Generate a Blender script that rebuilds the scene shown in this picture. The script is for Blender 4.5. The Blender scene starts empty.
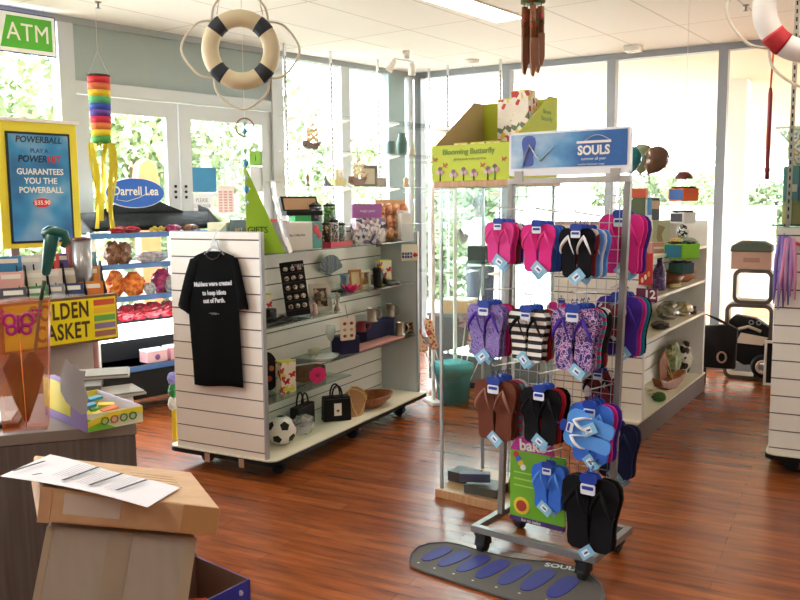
import bpy, bmesh, math, random
from mathutils import Vector, Matrix
random.seed(7)
C = bpy.context.scene.collection
V = Vector
# ------------------------------------------------------------------ camera
FPX, PIT, ROL, HC = 835.0, math.radians(6.58), math.radians(-.5), 1.55
fw = V((0, math.cos(PIT), -math.sin(PIT))); r0 = V((1, 0, 0)); u0 = r0.cross(fw)
cr = r0*math.cos(ROL)+u0*math.sin(ROL); cu = -r0*math.sin(ROL)+u0*math.cos(ROL)
O = V((0, 0, HC))
cam = bpy.data.cameras.new('camera'); co = bpy.data.objects.new('camera', cam); C.objects.link(co)
co.matrix_world = Matrix(((cr.x, cu.x, -fw.x, 0), (cr.y, cu.y, -fw.y, 0), (cr.z, cu.z, -fw.z, HC), (0, 0, 0, 1)))
cam.sensor_width = 36; cam.lens = 36*FPX/800; cam.clip_start = .02; cam.clip_end = 300
bpy.context.scene.camera = co
def ray(x, y): return fw+cr*((x-400)/FPX)-cu*((y-300)/FPX)
def Z(x, y, z=0.0):
    d = ray(x, y); return O+d*((z-HC)/d.z)
def NP(x, y, p, yaw):
    n = V((math.cos(math.radians(yaw)), -math.sin(math.radians(yaw)), 0)); d = ray(x, y)
    return O+d*((V(p)-O).dot(n)/d.dot(n))
def D(x, y, dep): return O+ray(x, y)*dep
def dep(p): return (V(p)-O).dot(fw)
def M(p, n): return n*dep(p)/FPX
class Fr:
    def __init__(s, o, yaw):
        s.o = V((o[0], o[1], 0)); s.yaw = yaw; s.rz = math.radians(90-yaw)
        s.X = V((math.cos(s.rz), math.sin(s.rz), 0)); s.Y = V((-math.sin(s.rz), math.cos(s.rz), 0))
    def w(s, x, y, z=0): return s.o+s.X*x+s.Y*y+V((0, 0, z))
    def l(s, p): d = V(p)-s.o; return V((d.dot(s.X), d.dot(s.Y), p[2]))
# ------------------------------------------------------------------ materials
def lin(h):
    if isinstance(h, str):
        h = h.lstrip('#'); h = [int(h[i:i+2], 16)/255 for i in (0, 2, 4)]
    return tuple((c/12.92 if c <= .04045 else ((c+.055)/1.055)**2.4) for c in h)+(1,)
MC = {}
def newmat(name):
    m = bpy.data.materials.new(name); m.use_nodes = True; return m, m.node_tree, m.node_tree.nodes['Principled BSDF']
def mat(h, rough=.5, metal=0, var=.06, sc=12, emit=0, spec=.5):
    k = (h, rough, metal, var, emit, sc, spec)
    if k in MC: return MC[k]
    m, nt, b = newmat('m_'+str(h)); N = nt.nodes; L = nt.links
    b.inputs['Roughness'].default_value = rough; b.inputs['Metallic'].default_value = metal
    b.inputs['Specular IOR Level'].default_value = spec
    if var:
        tc = N.new('ShaderNodeTexCoord'); nz = N.new('ShaderNodeTexNoise'); nz.inputs['Scale'].default_value = sc
        mx = N.new('ShaderNodeMixRGB'); c = lin(h)
        mx.inputs[1].default_value = tuple(min(1, x*(1-var)) for x in c[:3])+(1,)
        mx.inputs[2].default_value = tuple(min(1, x*(1+var)) for x in c[:3])+(1,)
        L.new(tc.outputs['Object'], nz.inputs['Vector']); L.new(nz.outputs['Fac'], mx.inputs[0]); L.new(mx.outputs[0], b.inputs['Base Color'])
    else: b.inputs['Base Color'].default_value = lin(h)
    if emit:
        b.inputs['Emission Color'].default_value = lin(h); b.inputs['Emission Strength'].default_value = emit
    MC[k] = m; return m
def pat(kind, cols, scale=10, rough=.55, axis='Z', dist=0, rot=(0, 0, 0), mul=(1, 1, 1), metal=0):
    """hard-edged procedural pattern from a list of colours"""
    k = ('p', kind, tuple(cols), scale, rough, axis, dist, rot, mul)
    if k in MC: return MC[k]
    m, nt, b = newmat('pattern_'+kind); N = nt.nodes; L = nt.links; b.inputs['Roughness'].default_value = rough; b.inputs['Metallic'].default_value = metal
    tc = N.new('ShaderNodeTexCoord'); mp = N.new('ShaderNodeMapping'); mp.inputs['Rotation'].default_value = rot; mp.inputs['Scale'].default_value = mul
    L.new(tc.outputs['Object'], mp.inputs['Vector'])
    rp = N.new('ShaderNodeValToRGB'); rp.color_ramp.interpolation = 'CONSTANT'
    if kind == 'wave':
        t = N.new('ShaderNodeTexWave'); t.bands_direction = axis; t.inputs['Scale'].default_value = scale; t.inputs['Distortion'].default_value = dist
        t.inputs['Detail'].default_value = 2; t.inputs['Detail Scale'].default_value = 2; L.new(mp.outputs[0], t.inputs['Vector']); o = t.outputs['Fac']
    elif kind == 'cells':
        t = N.new('ShaderNodeTexVoronoi'); t.inputs['Scale'].default_value = scale; L.new(mp.outputs[0], t.inputs['Vector'])
        s = N.new('ShaderNodeSeparateColor'); L.new(t.outputs['Color'], s.inputs[0]); o = s.outputs[0]
    elif kind == 'spots':
        t = N.new('ShaderNodeTexVoronoi'); t.inputs['Scale'].default_value = scale; L.new(mp.outputs[0], t.inputs['Vector']); o = t.outputs['Distance']
    else:
        t = N.new('ShaderNodeTexNoise'); t.inputs['Scale'].default_value = scale; t.inputs['Detail'].default_value = 3
        L.new(mp.outputs[0], t.inputs['Vector']); mr = N.new('ShaderNodeMapRange'); mr.inputs[1].default_value = .3; mr.inputs[2].default_value = .7
        L.new(t.outputs['Fac'], mr.inputs[0]); o = mr.outputs[0]
    L.new(o, rp.inputs[0]); e = rp.color_ramp.elements; n = len(cols)
    e[0].color = lin(cols[0]); e[1].position = 1/n; e[1].color = lin(cols[1])
    for i in range(2, n):
        q = e.new(i/n); q.color = lin(cols[i])
    L.new(rp.outputs[0], b.inputs['Base Color']); MC[k] = m; return m
def glass_mat(name, tint=(.93, .98, .97), refl=1.0, rough=.02):
    if name in MC: return MC[name]
    m = bpy.data.materials.new(name); m.use_nodes = True; nt = m.node_tree; N = nt.nodes; L = nt.links; N.remove(N['Principled BSDF'])
    tr = N.new('ShaderNodeBsdfTransparent'); tr.inputs[0].default_value = tint+(1,); gl = N.new('ShaderNodeBsdfGlossy'); gl.inputs['Roughness'].default_value = rough
    lw = N.new('ShaderNodeLayerWeight'); lw.inputs[0].default_value = .5; pw = N.new('ShaderNodeMath'); pw.operation = 'POWER'; pw.inputs[1].default_value = 5
    mu = N.new('ShaderNodeMath'); mu.operation = 'MULTIPLY_ADD'; mu.inputs[1].default_value = .7*refl; mu.inputs[2].default_value = .04*refl
    mx = N.new('ShaderNodeMixShader'); L.new(lw.outputs['Facing'], pw.inputs[0]); L.new(pw.outputs[0], mu.inputs[0]); L.new(mu.outputs[0], mx.inputs[0]); L.new(tr.outputs[0], mx.inputs[1]); L.new(gl.outputs[0], mx.inputs[2])
    L.new(mx.outputs[0], N['Material Output'].inputs[0]); MC[name] = m; return m
def sheer(name, col, alpha, rough=.2, cols=None, sc=14):
    """thin see-through plastic or organza: part solid colour, part clear"""
    if name in MC: return MC[name]
    m, nt, b = newmat(name); N = nt.nodes; L = nt.links; b.inputs['Roughness'].default_value = rough; b.inputs['Base Color'].default_value = lin(col)
    b.inputs['Alpha'].default_value = alpha
    if cols:
        tc = N.new('ShaderNodeTexCoord'); t = N.new('ShaderNodeTexNoise'); t.inputs['Scale'].default_value = sc; L.new(tc.outputs['Object'], t.inputs[0])
        rp = N.new('ShaderNodeValToRGB'); e = rp.color_ramp.elements; e[0].position = .35; e[1].position = .65; e[0].color = lin(cols[0]); e[1].color = lin(cols[1]); L.new(t.outputs['Fac'], rp.inputs[0]); L.new(rp.outputs[0], b.inputs['Base Color'])
    MC[name] = m; return m
GL = glass_mat('clear_glass', (.95, .985, .975), .35); GLW = glass_mat('window_glass', (.97, .99, .98), .6)
GLX = glass_mat('window_shelf_glass', (.95, .99, .98), 1.2)
GLS = glass_mat('shelf_glass', (.80, .92, .89), 1.6); PLAS = sheer('clear_plastic', 'f4f6f8', .28, .12)
CHR = mat('c8c8c6', .28, 1, 0); STEEL = mat('8f9092', .35, .85, 0); ALU = mat('a9adb0', .42, .35, .03)
WHITE = mat('ece8e0', .5, 0, .02); BLK = mat('0b0b0d', .5, 0, .1, 12, 0, .3); RUB = mat('1b1b1d', .7); SLAT = mat('f0ece4', .42, 0, .015); GROOVE = mat('54504a', .6); CREAM = mat('e9e2cc', .45, 0, .03)
def wood_floor():
    m, nt, b = newmat('timber_floor'); N = nt.nodes; L = nt.links
    tc = N.new('ShaderNodeTexCoord'); mp = N.new('ShaderNodeMapping'); mp.inputs['Rotation'].default_value = (0, 0, math.radians(27.9))
    L.new(tc.outputs['Object'], mp.inputs[0])
    br = N.new('ShaderNodeTexBrick'); br.inputs['Scale'].default_value = 1; br.inputs['Brick Width'].default_value = 1.1; br.inputs['Row Height'].default_value = .085
    br.inputs['Mortar Size'].default_value = .0012; br.inputs['Color1'].default_value = lin('ac5c2c'); br.inputs['Color2'].default_value = lin('93491f'); br.inputs['Mortar'].default_value = lin('6e3518'); br.offset = .37
    br.inputs['Bias'].default_value = 0
    L.new(mp.outputs[0], br.inputs['Vector'])
    m2 = N.new('ShaderNodeMapping'); m2.inputs['Scale'].default_value = (1.2, 10, 1); L.new(mp.outputs[0], m2.inputs[0])
    nz = N.new('ShaderNodeTexNoise'); nz.inputs['Scale'].default_value = 2.2; nz.inputs['Detail'].default_value = 5; nz.inputs['Roughness'].default_value = .6; L.new(m2.outputs[0], nz.inputs[0])
    rp = N.new('ShaderNodeValToRGB'); rp.color_ramp.elements[0].position = .3; rp.color_ramp.elements[1].position = .7
    rp.color_ramp.elements[0].color = lin('a4a4a4'); rp.color_ramp.elements[1].color = lin('ffffff'); L.new(nz.outputs['Fac'], rp.inputs[0])
    mx = N.new('ShaderNodeMixRGB'); mx.blend_type = 'MULTIPLY'; mx.inputs[0].default_value = 1; L.new(br.outputs['Color'], mx.inputs[1]); L.new(rp.outputs[0], mx.inputs[2])
    L.new(mx.outputs[0], b.inputs['Base Color']); b.inputs['Roughness'].default_value = .27; b.inputs['Specular IOR Level'].default_value = .4
    return m
def ceil_mat():
    m, nt, b = newmat('ceiling_panels'); N = nt.nodes; L = nt.links
    tc = N.new('ShaderNodeTexCoord'); mp = N.new('ShaderNodeMapping'); mp.inputs['Rotation'].default_value = (0, 0, math.radians(-54.1)); mp.inputs['Location'].default_value = (.3, .18, 0)
    L.new(tc.outputs['Object'], mp.inputs[0])
    br = N.new('ShaderNodeTexBrick'); br.offset = 0; br.inputs['Scale'].default_value = 1; br.inputs['Brick Width'].default_value = 1.2; br.inputs['Row Height'].default_value = .6
    br.inputs['Mortar Size'].default_value = .008; br.inputs['Color1'].default_value = lin('eeebe4'); br.inputs['Color2'].default_value = lin('ebe8e1'); br.inputs['Mortar'].default_value = lin('c9c5bd')
    L.new(mp.outputs[0], br.inputs['Vector']); L.new(br.outputs['Color'], b.inputs['Base Color']); b.inputs['Roughness'].default_value = .7; return m
def grain(name, a, c, sx=1, sz=1, rough=.45):
    if name in MC: return MC[name]
    m, nt, b = newmat(name); N = nt.nodes; L = nt.links; tc = N.new('ShaderNodeTexCoord'); mp = N.new('ShaderNodeMapping'); mp.inputs['Scale'].default_value = (sx, sx, sz)
    L.new(tc.outputs['Object'], mp.inputs[0]); nz = N.new('ShaderNodeTexNoise'); nz.inputs['Scale'].default_value = 6; nz.inputs['Detail'].default_value = 4; L.new(mp.outputs[0], nz.inputs[0])
    rp = N.new('ShaderNodeValToRGB'); rp.color_ramp.elements[0].position = .35; rp.color_ramp.elements[1].position = .65; rp.color_ramp.elements[0].color = lin(a); rp.color_ramp.elements[1].color = lin(c)
    L.new(nz.outputs['Fac'], rp.inputs[0]); L.new(rp.outputs[0], b.inputs['Base Color']); b.inputs['Roughness'].default_value = rough; MC[name] = m; return m
LAM = grain('grey_laminate', '5d5450', '6f6662', 14, .5); CARD = grain('cardboard', 'c49f78', 'd0ac84', 3, 3, .7); CARDG = grain('pale_cardboard', 'aba498', 'b4ada1', 5, 1, .7)
PINE = grain('pale_timber', 'b98d62', 'c9a176', 8, .6, .4)
# ------------------------------------------------------------------ mesh builder
XZ = Matrix(((1, 0, 0, 0), (0, 0, 1, 0), (0, 1, 0, 0), (0, 0, 0, 1)))      # (a,b,c) -> x=a, z=b, y=c
YZ = Matrix(((0, 0, 1, 0), (1, 0, 0, 0), (0, 1, 0, 0), (0, 0, 0, 1)))      # (a,b,c) -> y=a, z=b, x=c
def TR(x=0, y=0, z=0, rx=0, ry=0, rz=0):
    return Matrix.Translation((x, y, z)) @ Matrix.Rotation(rz, 4, 'Z') @ Matrix.Rotation(ry, 4, 'Y') @ Matrix.Rotation(rx, 4, 'X')
class MB:
    def __init__(s, T=None): s.v = []; s.f = []; s.mi = []; s.ms = []; s.sm = []; s.T = T or Matrix()
    def add(s, vs, fs, m, T=None, smooth=False):
        b = len(s.v); t = s.T @ T if T else s.T
        s.v += [t @ V(p) for p in vs]
        if m not in s.ms: s.ms.append(m)
        i = s.ms.index(m)
        for f in fs: s.f.append([b+k for k in f]); s.mi.append(i); s.sm.append(smooth)
        return s
    def box(s, x0, x1, y0, y1, z0, z1, m, T=None):
        vs = [(x, y, z) for z in (z0, z1) for y in (y0, y1) for x in (x0, x1)]
        return s.add(vs, [(0, 2, 3, 1), (4, 5, 7, 6), (0, 1, 5, 4), (2, 6, 7, 3), (0, 4, 6, 2), (1, 3, 7, 5)], m, T)
    def prism(s, poly, c0, c1, m, T=None, smooth=False):
        n = len(poly); vs = [(a, b, c0) for a, b in poly]+[(a, b, c1) for a, b in poly]
        fs = [tuple(range(n))[::-1], tuple(range(n, 2*n))]+[(i, (i+1) % n, n+(i+1) % n, n+i) for i in range(n)]
        return s.add(vs, fs, m, T, smooth)
    def hexa(s, P, m):   # 4 bottom then 4 top, same order round
        return s.add(P, [(3, 2, 1, 0), (4, 5, 6, 7), (0, 1, 5, 4), (1, 2, 6, 5), (2, 3, 7, 6), (3, 0, 4, 7)], m)
    def tube(s, pts, r, m, n=8, closed=False, T=None, flat=1):
        pts = [V(p) for p in pts]; k = len(pts); vs = []; fs = []; up = V((0, 0, 1)); prev = None
        for i, p in enumerate(pts):
            a = pts[(i-1) % k] if (closed or i > 0) else p; b = pts[(i+1) % k] if (closed or i < k-1) else p
            t = (b-a).normalized() if (b-a).length > 1e-9 else up
            if prev is None: q = t.cross(up if abs(t.z) < .9 else V((1, 0, 0))).normalized()
            else: q = (prev-t*prev.dot(t)).normalized()
            prev = q; w = t.cross(q); rr = r[i] if isinstance(r, (list, tuple)) else r
            for j in range(n):
                an = 2*math.pi*j/n; vs.append(p+q*math.cos(an)*rr+w*math.sin(an)*rr*flat)
        for i in range(k if closed else k-1):
            for j in range(n): a = i*n+j; b = i*n+(j+1) % n; c = ((i+1) % k)*n; fs.append((a, b, c+(j+1) % n, c+j))
        if not closed: fs += [tuple(range(n))[::-1], tuple(range((k-1)*n, k*n))]
        return s.add(vs, fs, m, T, True)
    def lathe(s, prof, m, T=None, n=20, sx=1, sy=1):
        vs = []; fs = []
        for r_, z in prof:
            for j in range(n): a = 2*math.pi*j/n; vs.append((r_*math.cos(a)*sx, r_*math.sin(a)*sy, z))
        for i in range(len(prof)-1):
            for j in range(n): fs.append((i*n+j, i*n+(j+1) % n, (i+1)*n+(j+1) % n, (i+1)*n+j))
        if prof[0][0] > 1e-5: fs.append(tuple(range(n))[::-1])
        if prof[-1][0] > 1e-5: fs.append(tuple(range((len(prof)-1)*n, len(prof)*n)))
        return s.add(vs, fs, m, T, True)
    def ball(s, c, r, m, n=14, T=None, sc=(1, 1, 1)):
        pr = [(max(1e-6, r*math.sin(math.pi*i/n)), -r*math.cos(math.pi*i/n)) for i in range(n+1)]
        t = Matrix.Translation(c) @ Matrix.Diagonal((*sc, 1)); return s.lathe(pr, m, (T @ t) if T else t, n*2 if n < 12 else 20)
    def mesh(s, name, weld=False):
        me = bpy.data.meshes.new(name); me.from_pydata([tuple(p) for p in s.v], [], s.f)
        for m in s.ms: me.materials.append(m)
        for i, p in enumerate(me.polygons): p.material_index = s.mi[i]; p.use_smooth = s.sm[i]
        bm = bmesh.new(); bm.from_mesh(me)
        if weld: bmesh.ops.remove_doubles(bm, verts=bm.verts, dist=1e-5)
        bmesh.ops.recalc_face_normals(bm, faces=bm.faces); bm.to_mesh(me); bm.free(); me.update(); return me
    def obj(s, name, parent=None, bev=0, seg=2):
        o = bpy.data.objects.new(name, s.mesh(name)); C.objects.link(o)
        if parent: o.parent = parent
        if bev:
            b = o.modifiers.new('bevel', 'BEVEL'); b.width = bev; b.segments = seg; b.limit_method = 'ANGLE'; b.angle_limit = .7
        return o
def tag(o, label, cat, group=None, kind=None):
    if label: o['label'] = label
    if cat: o['category'] = cat
    if group: o['group'] = group
    if kind: o['kind'] = kind
    return o
def thing(name, label, cat, loc, rz=0, group=None, sc=1):
    o = bpy.data.objects.new(name, None); C.objects.link(o); o.location = loc; o.rotation_euler = (0, 0, rz); o.empty_display_size = .05
    if sc != 1: o.scale = (sc,)*3
    return tag(o, label, cat, group)
def solo(mb, name, label, cat, loc=(0, 0, 0), rz=0, group=None, bev=0, seg=2):
    o = mb.obj(name, None, bev, seg); o.location = loc; o.rotation_euler = (0, 0, rz); return tag(o, label, cat, group)
def struct(mb, name, loc=(0, 0, 0), rz=0, bev=0, label=None):
    o = mb.obj(name, None, bev); o.location = loc; o.rotation_euler = (0, 0, rz); o['kind'] = 'structure'
    if label: o['label'] = label
    return o
def dup(r, loc, rz=None, label=None, sc=None):
    c = r.copy(); C.objects.link(c); c.location = loc
    if rz is not None: c.rotation_euler = (0, 0, rz)
    if label: c['label'] = label
    if sc: c.scale = (sc,)*3
    for ch in list(r.children):
        d = ch.copy(); C.objects.link(d); d.parent = c
        for g in list(ch.children):
            e = g.copy(); C.objects.link(e); e.parent = d
    return c
def text(parent, name, body, size, m, loc, rx=math.pi/2, rz=0, ry=0, ext=.0008, off=0, sx=1, shear=0, align='CENTER', sp=1, ls=1):
    cu_ = bpy.data.curves.new(name, 'FONT'); cu_.body = body; cu_.size = size; cu_.extrude = ext; cu_.offset = off; cu_.align_x = align; cu_.align_y = 'CENTER'; cu_.shear = shear; cu_.space_character = sp; cu_.space_line = ls; cu_.resolution_u = 3
    t = bpy.data.objects.new(name, cu_); C.objects.link(t); dg = bpy.context.evaluated_depsgraph_get(); me = bpy.data.meshes.new_from_object(t.evaluated_get(dg)); bpy.data.objects.remove(t)
    me.materials.clear(); me.materials.append(m)
    o = bpy.data.objects.new(name, me); C.objects.link(o); o.parent = parent; o.location = loc; o.rotation_euler = (rx, ry, rz); o.scale = (sx, 1, 1); return o
def sm(P_, n=5, closed=False):
    P_ = [V(p) for p in P_]; out = []; k = len(P_)
    for i in range(k-1):
        a, b_, c_, d_ = P_[max(0, i-1)], P_[i], P_[i+1], P_[min(k-1, i+2)]
        for j in range(n):
            f = j/n; out.append(.5*((2*b_)+(c_-a)*f+(2*a-5*b_+4*c_-d_)*f*f+(3*b_-a-3*c_+d_)*f**3))
    return out+[P_[-1]]
def circ(r, n=24, cx=0, cy=0, sx=1, sy=1): return [(cx+r*sx*math.cos(2*math.pi*i/n), cy+r*sy*math.sin(2*math.pi*i/n)) for i in range(n)]
def arc(cx, cy, r, a0, a1, n=10): return [(cx+r*math.cos(math.radians(a0+(a1-a0)*i/n)), cy+r*math.sin(math.radians(a0+(a1-a0)*i/n))) for i in range(n+1)]
def rrect(w, h, r, n=5, x=0, y=0):
    p = []
    for cx, cy, a in ((w/2-r, h/2-r, 0), (-w/2+r, h/2-r, 90), (-w/2+r, -h/2+r, 180), (w/2-r, -h/2+r, 270)): p += arc(x+cx, y+cy, r, a, a+90, n)
    return p
# ------------------------------------------------------------------ room
CH = 2.95
Wf = Fr((.183, 9.236), 120)      # back window wall: x runs right from the corner, y points outwards
# for the door wall use a frame whose x runs towards the corner; y then points outdoors
Lw = Fr((.183, 9.236), 42.5)       # x negative = left of the corner, +y = outdoors
P1 = Wf.w(7, 0); P2 = Lw.w(-9, 0); cn = Wf.o
XR, YB = P1.x, -3.6
room = [(cn.x, cn.y), (P1.x, P1.y), (XR, YB), (P2.x, YB), (P2.x, P2.y)]
struct(MB().prism(room, -.12, 0, wood_floor()), 'floor')
struct(MB().prism(room, CH, CH+.12, ceil_mat()), 'ceiling')
WALL = mat('dedad2', .7, 0, .02, 4)
struct(MB().box(0, .15, YB, P1.y, 0, CH, WALL), 'wall_right', (XR, 0, 0))
struct(MB().box(P2.x, XR, -.15, 0, 0, CH, WALL), 'wall_rear', (0, YB, 0))
struct(MB().box(-.15, 0, YB, P2.y, 0, CH, WALL), 'wall_far_left', (P2.x, 0, 0))
FRM = mat('bcc0bf', .45, .25, .03); FRD = mat('999f9f', .5, .2, .03); PANEL = mat('93a09c', .35, 0, .03)
FRM2 = mat('989da3', .45, .3, .03)
# back window wall: top rail, sill rail, posts
b = MB(); b.box(-.05, 7, 0, .1, CH-.06, CH, FRM2); b.box(-.05, 7, 0, .1, 0, .075, FRM2); struct(b, 'wall_back', Wf.o, Wf.rz)
xs = [.03, 1.06, 2.14, 3.15, 4.3, 5.5, 6.4]
for i, x in enumerate(xs): struct(MB().box(x-.04, x+.04, -.005, .11, .075, CH-.06, FRM2), 'trim_%d' % (i+1), Wf.o, Wf.rz)
for i in range(len(xs)-1): struct(MB().box(xs[i]+.04, xs[i+1]-.04, .045, .055, .075, CH-.06, GLW), 'window_%d' % (i+2), Wf.o, Wf.rz)
# door wall: beam, header panel, door frame, windows
b = MB(); b.box(-9, .0, 0, .12, CH-.05, CH, FRD); b.box(-3.86, -1.9, .03, .09, 2.49, CH-.05, PANEL); b.box(-3.86, -1.9, 0, .1, 2.40, 2.49, FRM)
b.box(-9, -3.86, 0, .1, 0, .1, FRM); b.box(-1.84, 0, 0, .1, 0, .1, FRM)
struct(b, 'wall_left', Lw.o, Lw.rz)
for k, (x0, x1) in enumerate(((-3.97, -3.85), (-1.98, -1.85), (-1.1, -.98), (-.42, -.17), (-.1, -.03), (-5.6, -5.5), (-7.2, -7.1))):
    struct(MB().box(x0, x1, -.01 if k < 2 else .0, .11, 0 if k < 2 else .1, CH-.05, mat('8fa3a2', .5, .1, .03) if k == 3 else FRM), 'trim_%d' % (k+10), Lw.o, Lw.rz)
for k, (x0, x1) in enumerate(((-5.5, -3.97), (-1.85, -1.1), (-.98, -.42), (-7.1, -5.6))):
    struct(MB().box(x0, x1, .045, .055, .1, CH-.05, GLW), 'window_%d' % (k+10), Lw.o, Lw.rz)
for k, (x0, x1) in enumerate(((-3.85, -2.965), (-2.95, -1.98))):
    d = struct(MB().box(x0, x0+.11, .02, .07, 0, 2.39, FRM).box(x1-.11, x1, .02, .07, 0, 2.39, FRM).box(x0+.11, x1-.11, .02, .07, 2.27, 2.39, FRM).box(x0+.11, x1-.11, .02, .07, 0, .2, FRM), 'door_%d' % (k+1), Lw.o, Lw.rz)
    MB().box(x0+.11, x1-.11, .04, .05, .2, 2.27, GLW).obj('glass_pane', d)
    MB().box((x1-.07 if k == 0 else x0+.03), (x1-.03 if k == 0 else x0+.07), -.01, .02, .95, 1.15, STEEL).obj('door_lock', d)
    for j in range(3):
        MB().lathe([(.012, 0), (.012, .008), (.002, .01)], BLK, TR((x1-.045 if k == 0 else x0+.04), .02, 1.62+.045*j, math.pi/2)).obj('bolt', d)
# ------------------------------------------------------------------ outside
b = MB(); b.box(-60, 60, -20, 60, -.3, -.13, mat('c9c4ba', .9, 0, .05, 2)); struct(b, 'ground_outside')
ORT = mat('dd9d68', .35, 0, .05, 3)
b = MB(); b.box(2.2, 16, .12, 17, -.02, 0, ORT); struct(b, 'floor_arcade', Wf.o, Wf.rz)
b = MB(); b.box(.6, 16, .12, 17, 2.95, 3.05, mat('e6dfcf', .8, 0, .02, 3)); struct(b, 'ceiling_arcade', Wf.o, Wf.rz)
b = MB()
for x in range(-20, 40, 3):
    b.box(x*.5-.04, x*.5+.04, -.05, .05, 0, 2.9, FRM)
b.box(-9, 18, -.05, .05, 2.2, 2.3, FRM); b.box(-9, 18, -.05, .05, 0, .1, FRM)
pf = V((6.3, 20.5, 0)); struct(b, 'wall_arcade_far', pf, math.radians(-25))
struct(MB().box(-9, 18, .0, .01, .1, 2.9, GLW), 'window_30', pf, math.radians(-25))
pc = NP(727, 300, Wf.w(4.2, 2.6), 119.9)
struct(MB().box(-.16, .16, -.16, .16, -.02, 2.95, mat('f0eee8', .6)), 'trim_30', (pc.x, pc.y, 0), Wf.rz)
struct(MB().box(-3.5, .9, 0, .15, -.15, 1.48, mat('f2f0ea', .8, 0, .02)), 'wall_outside_low', Wf.w(2.2, 5.2), Wf.rz)
LEAF = [mat(h, .6, 0, .35, 3) for h in ('7a8a60', '889868', '70805a')]; BARK = mat('6b5a45', .9)
def tree(p, h, r, sd, lf, label):
    rnd = random.Random(sd); t = thing('tree', label, 'tree', p, 0, 'trees outside the shop windows')
    MB().tube([(0, 0, 0), (.1, 0, h*.35), (0, .1, h*.6)], [.16, .12, .06], BARK, 8).obj('trunk', t)
    mb = MB(); cs = [(rnd.uniform(-.6, .6)*r, rnd.uniform(-.6, .6)*r, rnd.uniform(.22, .85)*h, rnd.uniform(.3, .5)*r) for _ in range(16)]
    for k in range(2600):
        c = rnd.choice(cs); d_ = V((rnd.gauss(0, 1), rnd.gauss(0, 1), rnd.gauss(0, 1))).normalized()*c[3]*rnd.uniform(.75, 1.08); q = V(c[:3])+d_
        a = V((rnd.gauss(0, 1), rnd.gauss(0, 1), rnd.gauss(0, 1))).normalized(); e = a.orthogonal().normalized(); s_ = rnd.uniform(.09, .17)
        mb.add([q-a*s_, q+e*s_*.5, q+a*s_, q-e*s_*.5], [(0, 1, 2, 3)], lf)
    mb.obj('foliage', t); return t
def shrub(p, w, h, sd, lf, label):
    rnd = random.Random(sd); mb = MB()
    mb.tube([(0, 0, 0), (.03, 0, h*.5)], [.05, .02], BARK, 6)
    for k in range(1500):
        q = V((max(-1, min(1, rnd.gauss(0, .38)))*w, max(-1, min(1, rnd.gauss(0, .3)))*w, min(1.1, abs(rnd.gauss(.45, .28)))*h)); a = V((rnd.gauss(0, 1), rnd.gauss(0, 1), rnd.gauss(0, 1))).normalized(); e = a.orthogonal().normalized(); s_ = rnd.uniform(.06, .12)
        mb.add([q-a*s_, q+e*s_*.45, q+a*s_, q-e*s_*.45], [(0, 1, 2, 3)], lf)
    solo(mb, 'shrub', label, 'shrub', p, 0, 'shrubs outside the shop windows')
for i, (x, d_, h, r, lab) in enumerate(((5, 17, 5.0, 2.0, 'leafy tree outside, seen through the pane under the ATM sign'), (135, 17.5, 5.0, 1.9, 'leafy tree outside, seen through the left leaf of the glass double door'),
        (238, 19, 4.6, 2.1, 'leafy tree outside, seen through the right leaf of the glass double door'), (320, 22, 3.4, 2.3, 'leafy tree outside, seen behind the little ship on the window shelf'), (395, 26, 3.6, 2.2, 'leafy tree outside, seen behind the teal vases near the corner'),
        (462, 23, 3.0, 1.8, 'leafy tree outside, seen left of the lime green display carton'), (645, 24, 2.7, 1.8, 'leafy tree outside, seen behind the balloons'), (695, 36, 3.4, 2.4, 'leafy tree outside, seen left of the tall grey window post by the arcade'), (752, 30, 2.6, 1.9, 'leafy tree beyond the far arcade glazing'))):
    p = D(x, 300, d_); tree((p.x, p.y, -.13), h, r, 30+i, LEAF[i % 3], lab)
for i, (x, d_, w, h, lab) in enumerate(((50, 11.5, 1.0, 2.0, 'bushy shrub outside, behind the lottery poster'), (168, 13, 1.0, 2.3, 'bushy shrub outside, behind the blue oval sign'), (252, 12, 1.0, 2.2, 'bushy shrub outside, behind the blue square sticker'), (345, 14, 1.1, 2.0, 'bushy shrub outside, behind the gold clock on the glass shelf'), (437, 15, .9, 1.5, 'bushy shrub outside, low beside the glass cabinet'))):
    p = D(x, 300, d_); shrub((p.x, p.y, -.13), w, h, 60+i, LEAF[(i+1) % 3], lab)
p = NP(146, 192, Lw.w(-3, 1.3), 42.5)
solo(MB().prism([(-.2, 0), (.2, 0), (.2, .05), (.1, .06), (.11, 1.3), (.12, 1.9), (.09, 2.08), (.0, 2.14), (-.09, 2.08), (-.12, 1.9), (-.11, 1.3), (-.1, .06), (-.2, .05)], -.06, .06, mat('e88a55', .5), XZ), 'pavement_sign', 'tall orange rounded sign standing outside behind the glass door', 'sign', (p.x, p.y, -.13), Lw.rz, bev=.01)
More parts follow.
